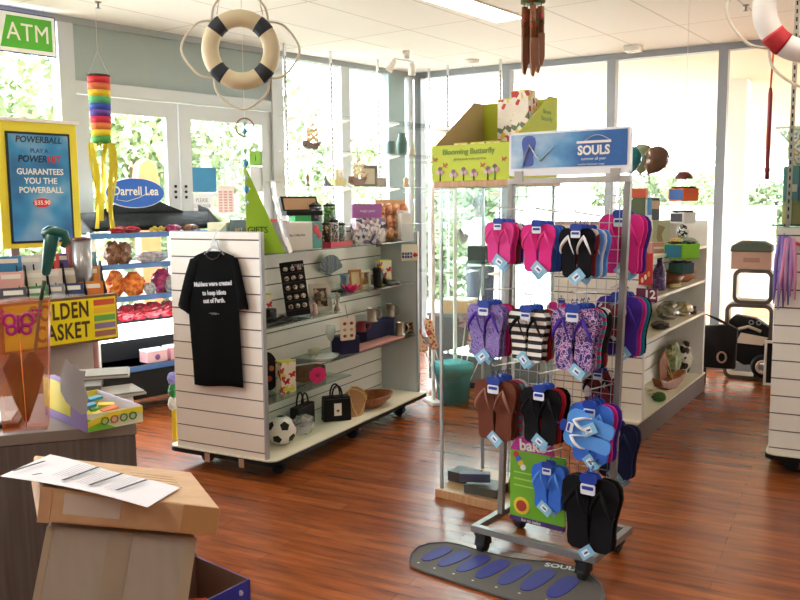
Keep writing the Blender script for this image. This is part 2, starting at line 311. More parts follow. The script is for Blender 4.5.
# ------------------------------------------------------------------ slatwall display units
def slatwall(mb, x0, x1, y0, y1, z0, z1, axis, faces=(1, 1), first=.0577, pitch=.1):
    """slatted board; axis 'x' = board runs along x (thin in y), 'y' = runs along y (thin in x)"""
    g = .004; zs = [z0]; k = 0
    while first+pitch*k < z1-.01:
        z = first+pitch*k
        if z > z0+.01: zs += [z-g, z+g]
        k += 1
    zs.append(z1)
    for i in range(0, len(zs)-1, 2): mb.box(x0, x1, y0, y1, zs[i], zs[i+1], SLAT)
    if axis == 'x': mb.box(x0+.001, x1-.001, y0+.007, y1-.007, z0+.001, z1-.001, GROOVE)
    else: mb.box(x0+.007, x1-.007, y0+.001, y1-.001, z0+.001, z1-.001, GROOVE)
def caster(parent, x, y, top=.085, r=.042, name='caster'):
    c = MB().box(x-.03, x+.03, y-.03, y+.03, top-.01, top, BLK).tube([(x-.016, y, r), (x+.016, y, r)], r, RUB, 18).prism([(-r, r), (r, r), (r*.7, top-.008), (-r*.7, top-.008)], -.026, .026, BLK, TR(x, y, 0) @ YZ)
    o = c.obj(name, parent, .003); o['label'] = 'black swivel caster'; return o
def gondola(name, label, fr, L=1.93, Wd=.646, deck=(.105, .122), top=1.4, casters=True, lip=.14):
    t = thing(name, label, 'display unit', fr.w(0, 0, 0), fr.rz)
    r = .05; dk = MB(); po = [(-.04, -.01)]+[]
    out = rrect(L+.045, Wd+lip, .06, 5, L/2+.012, Wd/2)
    dk.prism(out, deck[0]+.006, deck[1], CREAM); dk.prism(rrect(L+.055, Wd+lip+.01, .065, 5, L/2+.012, Wd/2), deck[0]-.014, deck[1]-.007, BLK); dk.obj('deck', t)
    m = MB(); slatwall(m, 0, .028, 0, Wd, deck[1], top, 'y'); m.obj('end_panel', t)
    MB().box(L-.028, L, 0, Wd, deck[1], top-.06, mat('ccd0d4', .45, 0, .02)).obj('end_panel', t)
    m = MB(); slatwall(m, .028, L-.028, Wd/2-.02, Wd/2+.02, deck[1], top-.01, 'x'); m.obj('back_panel', t)
    for x in (0, L-.028):
        MB().box(x-.001, x+.03, -.012, -.0005, deck[1], top+.002 if x < 1 else top-.058, ALU).obj('edge_trim', t)
    MB().box(0, .03, 0, Wd, top+.0005, top+.004, ALU).obj('edge_trim', t)
    if casters:
        for x in (.14, L-.3):
            for y in (.01, Wd-.11): caster(t, x, y, .09, .045)
        caster(t, L/2, .01, .09, .045)
    return t
Gf = Fr((-.768, 4.569), 27.9)
G = gondola('slatwall_display', 'white slatwall display unit on casters with a black T-shirt on its end', Gf)
def gshelf(t, x0, x1, z, y0=.0, y1=.303, th=.008, m=GLS, br=True, name='glass_shelf'):
    s = MB().box(x0, x1, y0, y1, z-th, z, m).obj(name, t)
    if br:
        for x in (x0+.06, x1-.06):
            MB().prism([(0, 0), (-.2, 0), (-.2, -.006), (0, -.045)], -.008, .008, STEEL, TR(x, y1-.0005, z-th-.0005) @ YZ).obj('bracket', s)
for x0, x1, z in ((.03, 1.9, 1.28), (.03, .84, .865), (.72, 1.9, .968), (.7, 1.9, .565), (.03, .95, .435)): gshelf(G, x0, x1, z)
gshelf(G, .03, 1.9, 1.28, .343, .646)
def gl(px, py, z, y=None):     # point on a shelf of the display, in its own frame
    return Gf.l(Z(px, py, z))
def gw(px, z, y):              # the point at local depth y, height z whose image column is px
    a, b2 = 0.0, 2.0
    for _ in range(40):
        m_ = (a+b2)/2; q = Gf.w(m_, y, z)-O; x = 400+FPX*q.dot(cr)/q.dot(fw)
        if x < px: a = m_
        else: b2 = m_
    return Gf.w(a, y, z)
FLOR = pat('cells', ('f4ead8', 'f1e6d4', 'f3ecd8', 'c8423c', 'f2ead8', 'e6cf58', '6a7a5c', 'f2e9d8', 'f4ecdc'), 38, .5)
FLY = mat('d7d54a', .5)
def floral_box(p, rz, w=.09, d=.07, h=.15, label='', group='floral gift boxes', open_=False):
    t = thing('gift_box', label, 'box', p, rz, group)
    MB().box(-w/2, w/2, 0, d, 0, h, FLOR).obj('carton', t, .002)
    MB().box(-w/2-.001, w/2+.001, -.001, d+.001, h, h+.006, FLY).obj('lid', t, .001)
    MB().box(-w/2+.012, w/2-.012, -.002, -.0005, .01, .032, FLY).obj('printed_band', t)
    for k in (-1, 1): MB().prism([(0, 0), (.012, .016), (.03, .012), (.02, -.004), (.028, -.02), (.008, -.014), (-.006, -.024), (-.01, -.006), (-.024, 0), (-.008, .008)], -.002, -.0006, mat('b9262b'), TR(k*w*.2, 0, h*.5+.02*k) @ XZ).obj('printed_flower', t)
    return t
RG = Gf.rz
def cbox(name, label, p, rz, w, d, h, m, cat='box', group=None, bev=.003, lid=None, band=None):
    t = thing(name, label, cat, p, rz, group); MB().box(-w/2, w/2, 0, d, 0, h, m).obj('carton', t, bev)
    if lid: MB().box(-w/2-.002, w/2+.002, -.002, d+.002, h, h+.012, lid).obj('lid', t, bev)
    if band: MB().box(-w/2+w*.6, w/2+.001, -.001, d*.8, h*.05, h*.95, band).obj('printed_panel', t)
    return t
# --- on the base deck
p = gw(282, .12, .1)
BR = .088
t = thing('football', 'white and black football wrapped in clear plastic on the display base', 'ball', p, .4)
mb = MB(); W_ = mat('e9e6dc', .4)
mb.ball((0, 0, BR), BR, W_, 18)
mb.obj('ball_cover', t)
ph = (1+5**.5)/2
for v in [(0, a, b_*ph) for a in (-1, 1) for b_ in (-1, 1)]+[(a, b_*ph, 0) for a in (-1, 1) for b_ in (-1, 1)]+[(b_*ph, 0, a) for a in (-1, 1) for b_ in (-1, 1)]:
    n_ = V(v).normalized(); n_.rotate(Matrix.Rotation(.5, 3, 'X')); a = n_.orthogonal().normalized(); e = n_.cross(a)
    pts = []
    for rr in (1.0, .5):
        for k in range(5): q = n_+(a*math.cos(k*1.2566)+e*math.sin(k*1.2566))*.36*rr; pts.append(q.normalized()*(BR+.0015)+V((0, 0, BR)))
    pts.append(n_*(BR+.0015)+V((0, 0, BR)))
    m2 = MB().add(pts, [(k, (k+1) % 5, 5+(k+1) % 5, 5+k) for k in range(5)]+[(5+k, 5+(k+1) % 5, 10) for k in range(5)], BLK, None, True); m2.obj('black_patch', t)
p2 = gw(303, .12, .12)
def crumple(w, d, h, m, sd, T=None, n=14, k=9):
    rnd = random.Random(sd); mb = MB(T); vs = []; fs = []
    for i in range(k+1):
        f = i/k; rr = math.sin(math.pi*min(.97, .12+f*.8))**.6
        for j in range(n):
            a = 2*math.pi*j/n; q = 1+rnd.uniform(-.16, .16); vs.append((w/2*rr*q*math.cos(a), d/2*rr*q*math.sin(a), h*f+(rnd.uniform(-.04, .04)*h if 0 < i else 0)))
    for i in range(k):
        for j in range(n): fs.append((i*n+j, i*n+(j+1) % n, (i+1)*n+(j+1) % n, (i+1)*n+j))
    fs += [tuple(range(n))[::-1], tuple(range(k*n, k*n+n))]; return mb.add(vs, fs, m)
solo(crumple(.2, .12, .12, PLAS, 3), 'plastic_bag', 'crumpled clear plastic bag beside the football', 'bag', p2, RG)
def tote(p, rz, w, h, d, label, tagc=False):
    t = thing('handbag', label, 'bag', p, rz, 'black handbags on the display base')
    MB().prism([(-w/2, 0), (w/2, 0), (w/2*.94, h), (-w/2*.94, h)], 0, d, BLK, XZ).obj('body', t, .008)
    for y in (.012, d-.012): MB().tube([(-w*.18, y, h-.02)]+[(w*.18*math.cos(math.radians(180-a)), y, h+.075*math.sin(math.radians(a))) for a in range(0, 181, 20)]+[(w*.18, y, h-.02)], .006, BLK, 8).obj('handle', t)
    MB().tube([(-w/2*.9, -.001, h*.93), (w/2*.9, -.001, h*.93)], .002, mat('3a3a3e'), 6).obj('seam', t)
    if tagc:
        g = MB().box(-.025, .025, -.005, -.002, h*.25, h*.75, mat('f2efe8', .5)).obj('price_tag', t); g['label'] = 'white card tag with a red heart'
        MB().prism([(0, -.012), (.011, .001), (.007, .009), (0, .005), (-.007, .009), (-.011, .001)], -.007, -.0055, mat('a02030'), TR(0, 0, h*.45) @ XZ).obj('heart', g)
    return t
tote(gw(307, .12, .17), RG+.1, .24, .155, .06, 'black handbag with looped handles behind the plastic bag, left of the tagged one')
tote(gw(338, .12, .08), RG-.75, .19, .165, .08, 'black handbag with a white heart tag on the display base', True)
p = gw(369, .12, .09)
COP = grain('copper_wood', '7b3f1e', '9a5a30', 6, 3, .35)
solo(MB().lathe([(.06, 0), (.13, .02), (.19, .055), (.215, .09), (.205, .092), (.18, .06), (.12, .028), (0.0001, .02)], COP, None, 32, 1, .62), 'wooden_bowl', 'oval brown wooden bowl on the display base', 'bowl', p, RG-.2)
WICK = pat('wave', ('8a5a34', 'b98956'), 40, .7, 'X', 2)
for k, lab in enumerate(('woven cane hand fan leaning on the wooden bowl, the upper one', 'woven cane hand fan leaning on the wooden bowl, the lower one')):
    q = gw(355+k*3, .145+.012*k, .06)
    t = thing('hand_fan', lab, 'fan', q, RG-.6+.25*k, 'cane hand fans')
    tt = TR(0, 0, .05, 1.1, .35, 0)
    MB(tt).prism([(0, -.13), (.05, -.05), (.085, .06), (.05, .1), (0, .11), (-.05, .1), (-.085, .06), (-.05, -.05)], -.003, .003, WICK).obj('blade', t)
    MB(tt).tube([(0, -.2, 0), (0, -.1, .004)], .006, mat('c9a25a'), 8).obj('handle', t)
    MB(tt).tube([(0, -.13, 0), (.05, -.05, 0), (.085, .06, 0), (.05, .1, 0), (0, .11, 0), (-.05, .1, 0), (-.085, .06, 0), (-.05, -.05, 0)], .004, mat('d8b878'), 6, True).obj('rim', t)
# --- low glass shelf (near half)
z = .435
p = gw(270, z, .2)
t = thing('oval_plaque', 'tall black oval plaque painted with flowers, at the near end of the low glass shelf', 'plaque', p, RG-.35)
MB().prism(circ(.11, 28, 0, .115, .62, 1.06), -.006, .006, BLK, TR(0, 0, .002, -.12) @ XZ).obj('board', t)
for k, (a, b_, c_) in enumerate(((0, .07, 'b4382f'), (.02, .13, 'c96a3c'), (-.02, .17, 'b4382f'))): MB().prism(circ(.017, 10, a, b_), -.012, -.0065, mat(c_), TR(0, 0, .002, -.12) @ XZ).obj('painted_flower', t)
floral_box(gw(289, z, .06), RG-.45, .1, .07, .185, 'floral gift box on the low glass shelf, beside the black oval plaque')
solo(MB().prism([(-.11, 0), (.11, 0), (.105, .085), (-.1, .1)], 0, .09, grain('brown_paper', '5e4430', '73543a', 3, 3, .7), XZ), 'paper_bag', 'brown paper bag lying on the low glass shelf right of the gift box', 'bag', gw(316, z, .11), RG-.1, bev=.012)
solo(MB().box(-.05, .05, 0, .03, 0, .07, mat('d8d2b8')), 'boxed_soap', 'small cream packet on the slatted back above the low shelf', 'packet', gw(316, .53, .27), RG, bev=.003).location.z = z+.086
PK = mat('ee3a86', .6)
t = thing('fabric_flower', 'bright pink fabric flower at the front of the low glass shelf', 'flower', gw(318, z, .03), RG-.7)
tt = TR(0, 0, .06, .25, 0, 0)
for k in range(9):
    a = k*.698; MB(tt).prism(circ(.02, 10, .036*math.cos(a), .036*math.sin(a), 1, 1), -.003+.001*(k % 3), .003+.001*(k % 3), PK, XZ).obj('petal', t)
MB(tt).ball((0, -.004, 0), .014, mat('c91f66'), 10).obj('flower_centre', t); MB().tube([(0, .005, .04), (.02, .02, .005)], .003, mat('3b7a3a'), 6).obj('stem', t)
# --- glass shelf with mugs (far half)
z = .565
NAVY = mat('191b4a', .75, 0, .15, 40); SATIN = mat('c98c86', .5)
def case(p, rz, w, d, h, label, lidup=False):
    t = thing('presentation_box', label, 'box', p, rz, 'navy presentation boxes'); MB().box(-w/2, w/2, 0, d, 0, h, NAVY).obj('base', t, .004)
    MB().box(-w/2+.008, w/2-.008, .008, d-.008, h, h+.004, mat('262a66', .6)).obj('lining', t)
    return t
case(gw(350, z, .03), RG-.5, .15, .12, .115, 'navy velvet presentation box in front on the mug shelf')
case(gw(381, z, .17), RG-.1, .36, .1, .125, 'long navy velvet presentation box under the pewter mugs')
solo(MB().box(-.33, .33, 0, .14, 0, .007, SATIN), 'satin_mat', 'pink satin mat along the front of the mug shelf', 'mat', Gf.w(1.42, .02, z), RG, bev=.002)
PEW = mat('b4a898', .28, .9, .1)
def mug(p, rz, label, h=.1, r=.04, m=None, grp='pewter mugs'):
    m = m or PEW; t = thing('tankard', label, 'mug', p, rz, grp)
    MB().lathe([(r*1.02, 0), (r*1.05, .006), (r*.95, .012), (r*.88, h*.5), (r*.92, h*.97), (r*.96, h), (r*.88, h), (r*.84, h*.5), (r*.8, .01), (.0001, .008)], m, None, 22).obj('cup', t)
    MB().tube([(r*.9, 0, h*.85), (r*1.5, 0, h*.88), (r*1.8, 0, h*.6), (r*1.5, 0, h*.3), (r*.9, 0, h*.22)], .006, m, 8).obj('handle', t); return t
mug(gw(372, z+.129, .2), -.3, 'pewter mug on the long navy box, the nearer of the two')
mug(gw(391, z+.129, .2), -.3, 'pewter mug on the long navy box, the farther of the two')
mug(gw(400, z+.007, .07), -.3, 'pewter mug standing on the pink satin mat', .1, .038)
mug(gw(410, z+.007, .06), .2, 'dark patterned mug at the far end of the mug shelf', .085, .04, pat('cells', ('2a2420', 'a07a3a', '5c1a1e', 'c0a060'), 60, .4), 'mugs')
t = thing('wine_glass', 'clear stemmed glass at the near end of the mug shelf', 'glass', gw(331, z, .12), 0)
MB().lathe([(.035, 0), (.034, .003), (.005, .008), (.004, .09), (.02, .11), (.034, .15), (.03, .2), (.028, .2), (.032, .15), (.018, .113), (.0001, .1)], sheer('crystal', 'e8f0f0', .35, .03), None, 20).obj('bowl_and_stem', t)
t = thing('glass_dish', 'shallow clear glass dish at the front of the mug shelf', 'dish', gw(326, z, .05), RG)
MB().lathe([(.06, 0), (.09, .012), (.12, .03), (.115, .031), (.085, .016), (.0001, .006)], sheer('crystal', 'e8f0f0', .35, .03), None, 26, 1, .6).obj('dish', t)
t = thing('keyring_card', 'white card of red charms hanging in front of the mug shelf', 'card', NP(348, 341, Gf.w(0, -.03, 0), 27.9), RG-.5)
MB().prism(rrect(.11, .15, .012, 4, 0, .08), 0, .003, mat('efe6d6', .5), XZ).obj('card', t)
for k in range(2):
    for j in range(3): MB().ball((-.025+.05*k, -.006, .035+.04*j), .013, mat(('a33a30', 'c9a08a')[j % 2]), 8, None, (1, .4, .8)).obj('charm', t)
t.location.z += .0
MB().tube([(0, .0, .15), (0, .03, .235)], .002, STEEL, 6).obj('hook', t)
mug(gw(361, z+.119, .06), 0, 'red jar with a clear lid behind the charm card', .07, .035, mat('8c2a35', .3), 'jars')
# --- middle glass shelves
z = .865
t = thing('earring_card', 'tall black card display of silver earrings leaning on the glass shelf', 'display card', gw(299, z, .12), RG-.75)
tt = TR(0, 0, .004, -.12, -.1)
MB(tt).prism(rrect(.15, .335, .006, 3, 0, .17), 0, .006, BLK, XZ).obj('board', t)
SIL = mat('e8e2d4', .3, .6)
for r_ in range(5):
    MB(tt).box(-.068, .068, -.008, -.0005, .035+.058*r_, .04+.058*r_, mat('303034')).obj('card_ledge', t)
    for c_ in range(3):
        MB(tt).lathe([(.006, -.012), (.015, -.004), (.015, .004), (.006, .012)], pat('cells', ('e8e2d4', 'b09a80', 'f6f2ea', '7a5a48'), 120, .3), TR(-.043+.043*c_, -.01, .062+.058*r_, 1.57), 10).obj('earring', t)
text(t, 'lettering', '8 GIFTS', .022, SIL, (-.012, -.042, .318))
for n_, dx in (('ring_tray', 0),):
    t = thing('sunglasses_tray', 'black tray with a cube stand at the near end of the glass shelf', 'tray', gw(279, z, .03), RG)
    MB().box(-.14, .14, 0, .16, 0, .018, BLK).obj('tray', t, .004); MB().box(-.02, .05, .05, .11, .018, .085, BLK).obj('display_cube', t, .004)
    MB().tube([(-.11, .03, .024), (-.06, .02, .04), (0, .03, .026), (.06, .02, .04), (.12, .03, .024)], .008, BLK, 8).obj('sunglasses', t)
floral_box(gw(267, z, .2), RG-.2, .08, .06, .15, 'floral gift box at the near end of the glass shelf, behind the black tray')
def frame(p, rz, w, h, m, inner, label, bw=.02, cat='picture frame', grp='picture frames on the display', lean=.2):
    t = thing('framed_photo', label, cat, p, rz, grp); tt = TR(0, .03*h/.15, 0, -lean)
    mb = MB(tt); mb.box(-w/2, w/2, 0, .012, 0, bw, m).box(-w/2, w/2, 0, .012, h-bw, h, m).box(-w/2, -w/2+bw, 0, .012, bw, h-bw, m).box(w/2-bw, w/2, 0, .012, bw, h-bw, m); mb.obj('frame', t, .002)
    MB(tt).box(-w/2+bw, w/2-bw, .004, .009, bw, h-bw, inner).obj('picture', t)
    MB(tt).prism([(.013, h*.75), (.06*h/.15+.01, .01), (.06*h/.15, .004), (.013, h*.7)], -.012, .012, BLK, YZ).obj('strut', t)
    return t
PH = pat('cells', ('8a6a50', 'c8b49a', '5a4638', 'd8c8b4', 'a07050'), 45, .35)
frame(gw(324, z, .1), RG-.62, .15, .18, mat('ddd6cc', .4), pat('cells', ('7a4a30', 'b89878', '5e3524', 'c8b8a8'), 50, .35), 'white and brown picture frame right of the earring card', .03)
t = thing('figurine', 'small silver angel figurine at the far end of the near glass shelf', 'figurine', gw(337, z, .05), RG)
MB().lathe([(.02, 0), (.022, .006), (.013, .03), (.009, .07), (.013, .085), (.006, .1), (.011, .112), (.0001, .126)], mat('a09488', .35, .7), None, 14).obj('body', t)
for s_ in (-1, 1): MB().prism([(0, .05), (s_*.03, .085), (s_*.034, .06), (s_*.012, .03)], -.003, .003, mat('b8b0a4', .35, .6), XZ).obj('wing', t)
solo(MB().lathe([(.012, 0), (.02, .02), (.011, .04), (.015, .07), (.0001, .085)], mat('c8a8a0', .4, .3), None, 12), 'figurine', 'little pink and silver ornament beside the earring card', 'figurine', gw(315, z, .04), 0)
z = .968
t = thing('fabric_fan', 'green and purple folding fan fixed on the slatted back', 'fan', gw(331, z+.13, .26), RG)
FANM = pat('wave', ('6f7f80', '8a6a94', '6f9a70', '5a6a88'), 3, .5, 'X', 1)
pts = []; n_ = 18
vs = [(0, 0, -.02)]; fs = []
for k in range(n_+1): a = math.radians(15+150*k/n_); vs.append((.15*math.cos(a), -.006*(k % 2), .13*math.sin(a)-.02))
vs += [(x, y+.004, z_) for x, y, z_ in vs]
m_ = n_+2
for k in range(1, n_+1): fs += [(0, k, k+1), (m_, m_+k+1, m_+k), (k, m_+k, m_+k+1, k+1)]
MB().add(vs, fs, FANM).obj('pleated_leaf', t); MB().tube([(0, -.01, -.03), (0, .05, -.02)], .005, STEEL, 8).obj('peg', t)
PINKG = mat('ec2f8c', .2, 0, .05, 10, .0)
t = thing('lotus_bowl', 'bright pink lotus-shaped bowl on the glass shelf', 'bowl', gw(351, z, .05), RG)
MB().lathe([(.02, 0), (.035, .008), (.04, .018), (.0001, .012)], PINKG, None, 16).obj('base', t)
for k in range(8):
    a = k*math.pi/4; tt = TR(0, 0, .006, 0, 0, a)
    MB(tt).add([(.025, -.014, .002), (.05, -.022, .02), (.066, 0, .05), (.05, .022, .02), (.025, .014, .002), (.046, 0, .014)], [(0, 1, 5), (1, 2, 5), (2, 3, 5), (3, 4, 5), (4, 0, 5)], PINKG).obj('petal', t)
solo(MB().box(-.06, .06, -.04, .05, 0, .006, BLK), 'coaster', 'flat black coaster on the glass shelf left of the pink lotus bowl', 'coaster', gw(342, z, .15), RG)
solo(MB().lathe([(.03, 0), (.034, .03), (.03, .075), (.036, .1), (.03, .1), (.0001, .02)], mat('8fa3b4', .3), None, 18), 'cup', 'pale blue cup standing behind the pink lotus bowl', 'cup', gw(345, z, .2), 0)
frame(gw(359, z, .14), RG-.5, .1, .13, mat('c07a3c', .5), mat('e0c89a'), 'small orange wooden picture frame behind the lotus bowl', .016)
frame(gw(369, z, .12), RG-.4, .11, .12, mat('e6e0d0', .5), PH, 'cream arched card frame right of the orange frame', .018)
frame(gw(376, z, .08), RG-.5, .08, .1, mat('f0ece4', .5), PH, 'small white picture frame beside the black shoe', .014)
floral_box(gw(386, z, .17), RG-.5, .1, .07, .16, 'floral gift box on the glass shelf, left one behind the black shoe')
floral_box(gw(401, z, .16), RG-.5, .1, .07, .16, 'floral gift box on the glass shelf, right one beside the flags')
t = thing('shoe_ornament', 'black high-heeled shoe ornament on the glass shelf', 'ornament', gw(391, z, .03), RG+.0, sc=1.3)
MB().prism([(-.12, .1), (-.105, .11), (-.09, .085), (-.03, .03), (.05, .028), (.11, .012), (.115, 0), (.02, 0), (-.04, .012), (-.085, .05), (-.1, 0), (-.112, 0), (-.115, .06)], -.0, .05, BLK, XZ).obj('shoe', t, .006)
MB().box(-.1, .13, -.005, .06, 0, .0, BLK) 
t = thing('flag_card', 'white card with two small blue flags and a red map at the far end', 'card', NP(410, 262, Gf.w(0, -.02, 0), 27.9), RG-.8)
MB().prism(rrect(.13, .12, .004, 2, 0, .07), 0, .002, mat('f0ead8'), XZ).obj('card', t)
for k in range(2):
    f = MB().box(-.06+.04*k, -.025+.04*k, -.004, -.001, .03, .07, mat('1f2f7a')).obj('blue_flag', t)
    MB().box(-.045+.04*k, -.04+.04*k, -.006, -.0045, .032, .068, mat('f0f0f0')).box(-.058+.04*k, -.027+.04*k, -.006, -.0045, .048, .053, mat('f0f0f0')).obj('cross', f)
MB().prism([(.02, .05), (.035, .07), (.055, .06), (.06, .045), (.04, .035), (.025, .04)], -.004, -.001, mat('b2262c'), XZ).obj('red_map', t)
# --- top shelf
z = 1.28
LIME = mat('9ccb2e', .5)
t = thing('pop_up_display', 'lime green triangular card display on top of the white unit', 'display card', gw(262, z, .05), RG-1.0)
pa = [(-.08, 0), (.13, 0), (-.085, .5)]
MB().prism(pa, 0, .004, LIME, XZ).obj('side_panel', t)
MB().prism([(-.08, 0), (.05, 0), (-.02, .32), (-.07, .45)], .06, .064, LIME, XZ).obj('side_panel', t)
b = MB(); pr_ = [(.135+.0, 0), (.1, .1), (.075, .2), (.05, .32), (.045, .4)]
vs = []; fs = []
for x, y in pr_: vs += [(x+.01, -.012, y), (x+.03, .1, y)]
for k in range(4): fs.append((2*k, 2*k+1, 2*k+3, 2*k+2))
vs += [(x+.004, y, z_) for x, y, z_ in vs]
for k in range(4): fs.append((10+2*k, 12+2*k, 13+2*k, 11+2*k))
b.add(vs, fs, pat('cells', ('e8e8ea', '6a6a74', 'f0eef0', '9a9aa6', 'dfdfe4'), 22, .4)); b.obj('curved_photo_panel', t)
text(t, 'lettering', 'GIFTS', .05, mat('2e3a22'), (-.02, -.002, .13), sp=.9); text(t, 'lettering', 'for you', .03, mat('7a9a4a'), (-.02, -.002, .08))
MB().box(.03, .12, .02, .05, .40, .405, mat('f2f2f2')).obj('wire_loop', t)
def leafl(p, rz, w, h, m, label, name='booklet', g='booklets on the display'):
    return solo(MB(TR(0, 0, 0, -.15)).box(-w/2, w/2, 0, .006, 0, h, m), name, label, 'booklet', p, rz, g)
t = cbox('gift_carton', 'white carton with a red and teal end on top of the display unit', gw(302, z, .03), RG-.2, .34, .2, .165, mat('ece9e4', .5, 0, .02))
MB().box(.09, .171, -.0015, .201, .005, .166, mat('5fb0ae', .5)).obj('teal_wrap', t); MB().ball((.12, -.002, .12), .03, mat('e0526a'), 10, None, (.9, .12, 1)).obj('pink_rose', t); MB().ball((.145, -.002, .085), .022, mat('d8405c'), 10, None, (.9, .12, 1)).obj('pink_rose', t)
text(t, 'lettering', 'The Collection', .022, mat('8f8a90'), (-.04, -.002, .09))
t = cbox('white_box', 'small pink-edged white box in front of the lime green display', gw(281, z, .03), RG-.2, .14, .1, .17, mat('e4e2ea', .5, 0, .02), bev=.002)
MB().box(-.071, .071, -.001, .101, .17, .176, mat('e2a29c')).obj('lid', t)
# black case with tan lining on a green box, standing on the white carton
q = gw(300, z+.167, .05)
t = cbox('green_box', 'bright green box behind the white carton, under the black case', gw(304, z, .24), RG-.3, .13, .06, .2, mat('2fae5a', .5), bev=.002)
t = thing('jewellery_case', 'open black case with tan lining on top of the green box', 'case', gw(305, z+.2, .235), RG-.5)
MB().box(-.13, .13, 0, .07, 0, .03, BLK).obj('base', t, .003); MB(TR(0, .05, .03, -.35)).box(-.13, .13, 0, .03, 0, .1, BLK).obj('lid', t, .003); MB(TR(0, .05, .03, -.35)).box(-.115, .115, -.003, -.0005, .008, .085, mat('b58e6c')).obj('lining', t)
CASES = [pat('noise', ('1b1b22', '4a4a5c', '24242c', '8a8a9a'), 50, .3), pat('noise', ('1c2a1c', '58a040', '2a2a30', '7ac050'), 50, .3), pat('spots', ('c8a050', '141414', '3a2a18'), 55, .3), pat('noise', ('141414', 'd8d8d8', '2a2a2a', '9a9a9a'), 60, .3), pat('noise', ('23242c', '9ac0b4', '30343c', 'c8d0d0'), 55, .3)]
def pouch(p, rz, h, w, m, label):
    t = thing('glasses_case', label, 'case', p, rz, 'patterned glasses cases')
    MB().lathe([(w*.42, 0), (w*.5, .01), (w*.5, h*.9), (w*.46, h)], m, None, 18, 1, .55).obj('case', t)
    MB().lathe([(w*.46, h), (w*.47, h+.012), (w*.2, h+.02), (.0001, h+.021)], BLK, None, 18, 1, .55).obj('cap', t); MB().tube([(-w*.3, 0, h+.015), (0, 0, h+.03), (w*.3, 0, h+.015)], .003, BLK, 6).obj('loop', t)
TZ = z+.026
pouch(gw(316, z, .24), RG-.3, .255, .11, CASES[0], 'tall dark patterned glasses case right of the black case')
pouch(gw(330, z, .24), RG-.2, .255, .11, CASES[1], 'tall green patterned glasses case behind the red tray')
t = thing('red_tray', 'low red cardboard tray of glasses cases on the top shelf', 'tray', Gf.w(.78, .02, z), RG)
RED = mat('c8243c', .5); mb = MB(); mb.box(-.02, .24, 0, .16, 0, .005, RED).box(-.02, .24, 0, .005, .005, .032, RED).box(-.02, .24, .155, .16, .005, .032, RED).box(-.02, -.015, .005, .155, .005, .032, RED).box(.235, .24, .005, .155, .005, .032, RED); mb.obj('tray', t)
for k, lab in enumerate(('leopard spotted glasses case in the red tray', 'black and white glasses case in the red tray', 'grey green glasses case in the red tray')):
    pouch(Gf.w(.815+.085*k, .085+.0*k, z+.0055), RG-.3, (.135, .15, .125)[k], .075, CASES[2+k], lab)
t = thing('jewellery_display', 'purple headed card rack of boxed trinkets on the top shelf', 'display card', gw(371, z, .17), RG-.55)
MB().box(-.12, .12, 0, .08, .0, .17, pat('cells', ('e8e4e8', '8a80a8', 'f0ece8', '4a4a70', 'c8a0b0'), 42, .4)).obj('stock', t); MB().box(-.12, .12, .05, .06, .17, .27, mat('9a5a9c', .5)).obj('header_card', t)
text(t, 'lettering', 'magic pens', .028, mat('e8d8ec'), (0, .048, .22))
for k in range(6): MB(TR(-.1+.04*k, -.01, .01, .3, .35)).box(-.004, .004, 0, .006, 0, .09, mat('e4dcdc')).obj('trinket_pen', t)
ORB = sheer('orange_packets', 'd89870', .95, .25, ('e8b890', 'b8683c'), 25)
t = thing('hanging_packs', 'rack of orange soap packets standing at the far end of the top shelf', 'display rack', gw(397, z, .12), RG-.55)
MB().box(-.13, .13, .09, .1, 0, .3, mat('c9a27a')).obj('backing_board', t)
for r_ in range(3):
    for c_ in range(4):
        crumple(.06, .045, .085, ORB, 10*r_+c_, TR(-.095+.063*c_, .06-.01*(2-r_), .008+.09*r_)).obj('packet', t)
solo(MB().box(-.14, .14, 0, .02, 0, .24, mat('c0925c', .6)), 'cork_board', 'plain tan board behind the orange packets', 'board', gw(410, z, .25), RG-.6, bev=.002)
t = thing('clear_rack', 'clear acrylic brochure rack at the far end of the top shelf', 'rack', Gf.w(1.85, .04, z), RG-.6)
AC = sheer('acrylic', 'e4e4e4', .5, .1)
MB().box(-.05, .05, .08, .084, 0, .22, AC).obj('back', t); MB().box(-.05, .05, 0, .003, 0, .12, AC).obj('front', t); MB().box(-.05, .05, 0, .084, 0, .004, AC).obj('base', t)
MB().box(-.045, .045, .02, .07, .006, .2, mat('d8d6cc', .6)).obj('leaflets', t)
# --- boxes on the far side shelf, seen over the end panel
for x, w, h, m, lab, nm in ((208, .17, .17, mat('d9d4b4', .6), 'cream box behind the slatted end panel, leftmost in the row', 'cream_box'), (230, .16, .185, mat('1f3a34', .5), 'dark green box in the row behind the end panel', 'dark_box'), (246, .15, .19, mat('d2452c', .5), 'red box in the row behind the end panel, nearest the lime display', 'red_box')):
    q = NP(x, 230, Gf.w(.06, 0, 0), 117.9); l_ = Gf.l(q); t = cbox(nm, lab, Gf.w(.14, l_.y, z), RG-math.pi/2, w*.86, .15, h, m, group='boxes behind the end panel')
    if nm == 'dark_box': text(t, 'lettering', 'GIFT', .026, mat('c8b070'), (.0, -.002, .13))
    if nm == 'cream_box': MB().prism([(-.01, 0), (.07, 0), (.075, .165), (.02, .12)], -.006, -.0005, mat('6f8478', .5), XZ).obj('folded_sleeve', t)
    if nm == 'red_box': text(t, 'lettering', 'Sale', .03, mat('f0b8a0'), (.0, -.002, .14), shear=.3)
# --- T-shirt on the end panel
def ef(px, py, off=-.03):  # point in the plane just outside the end panel
    return Gf.l(NP(px, py, Gf.w(off, 0, 0), 117.9))
t = thing('t_shirt', 'black T-shirt with white lettering hanging on the slatted end panel', 'T-shirt', Gf.w(-.03, 0, 0), Gf.rz-math.pi/2)
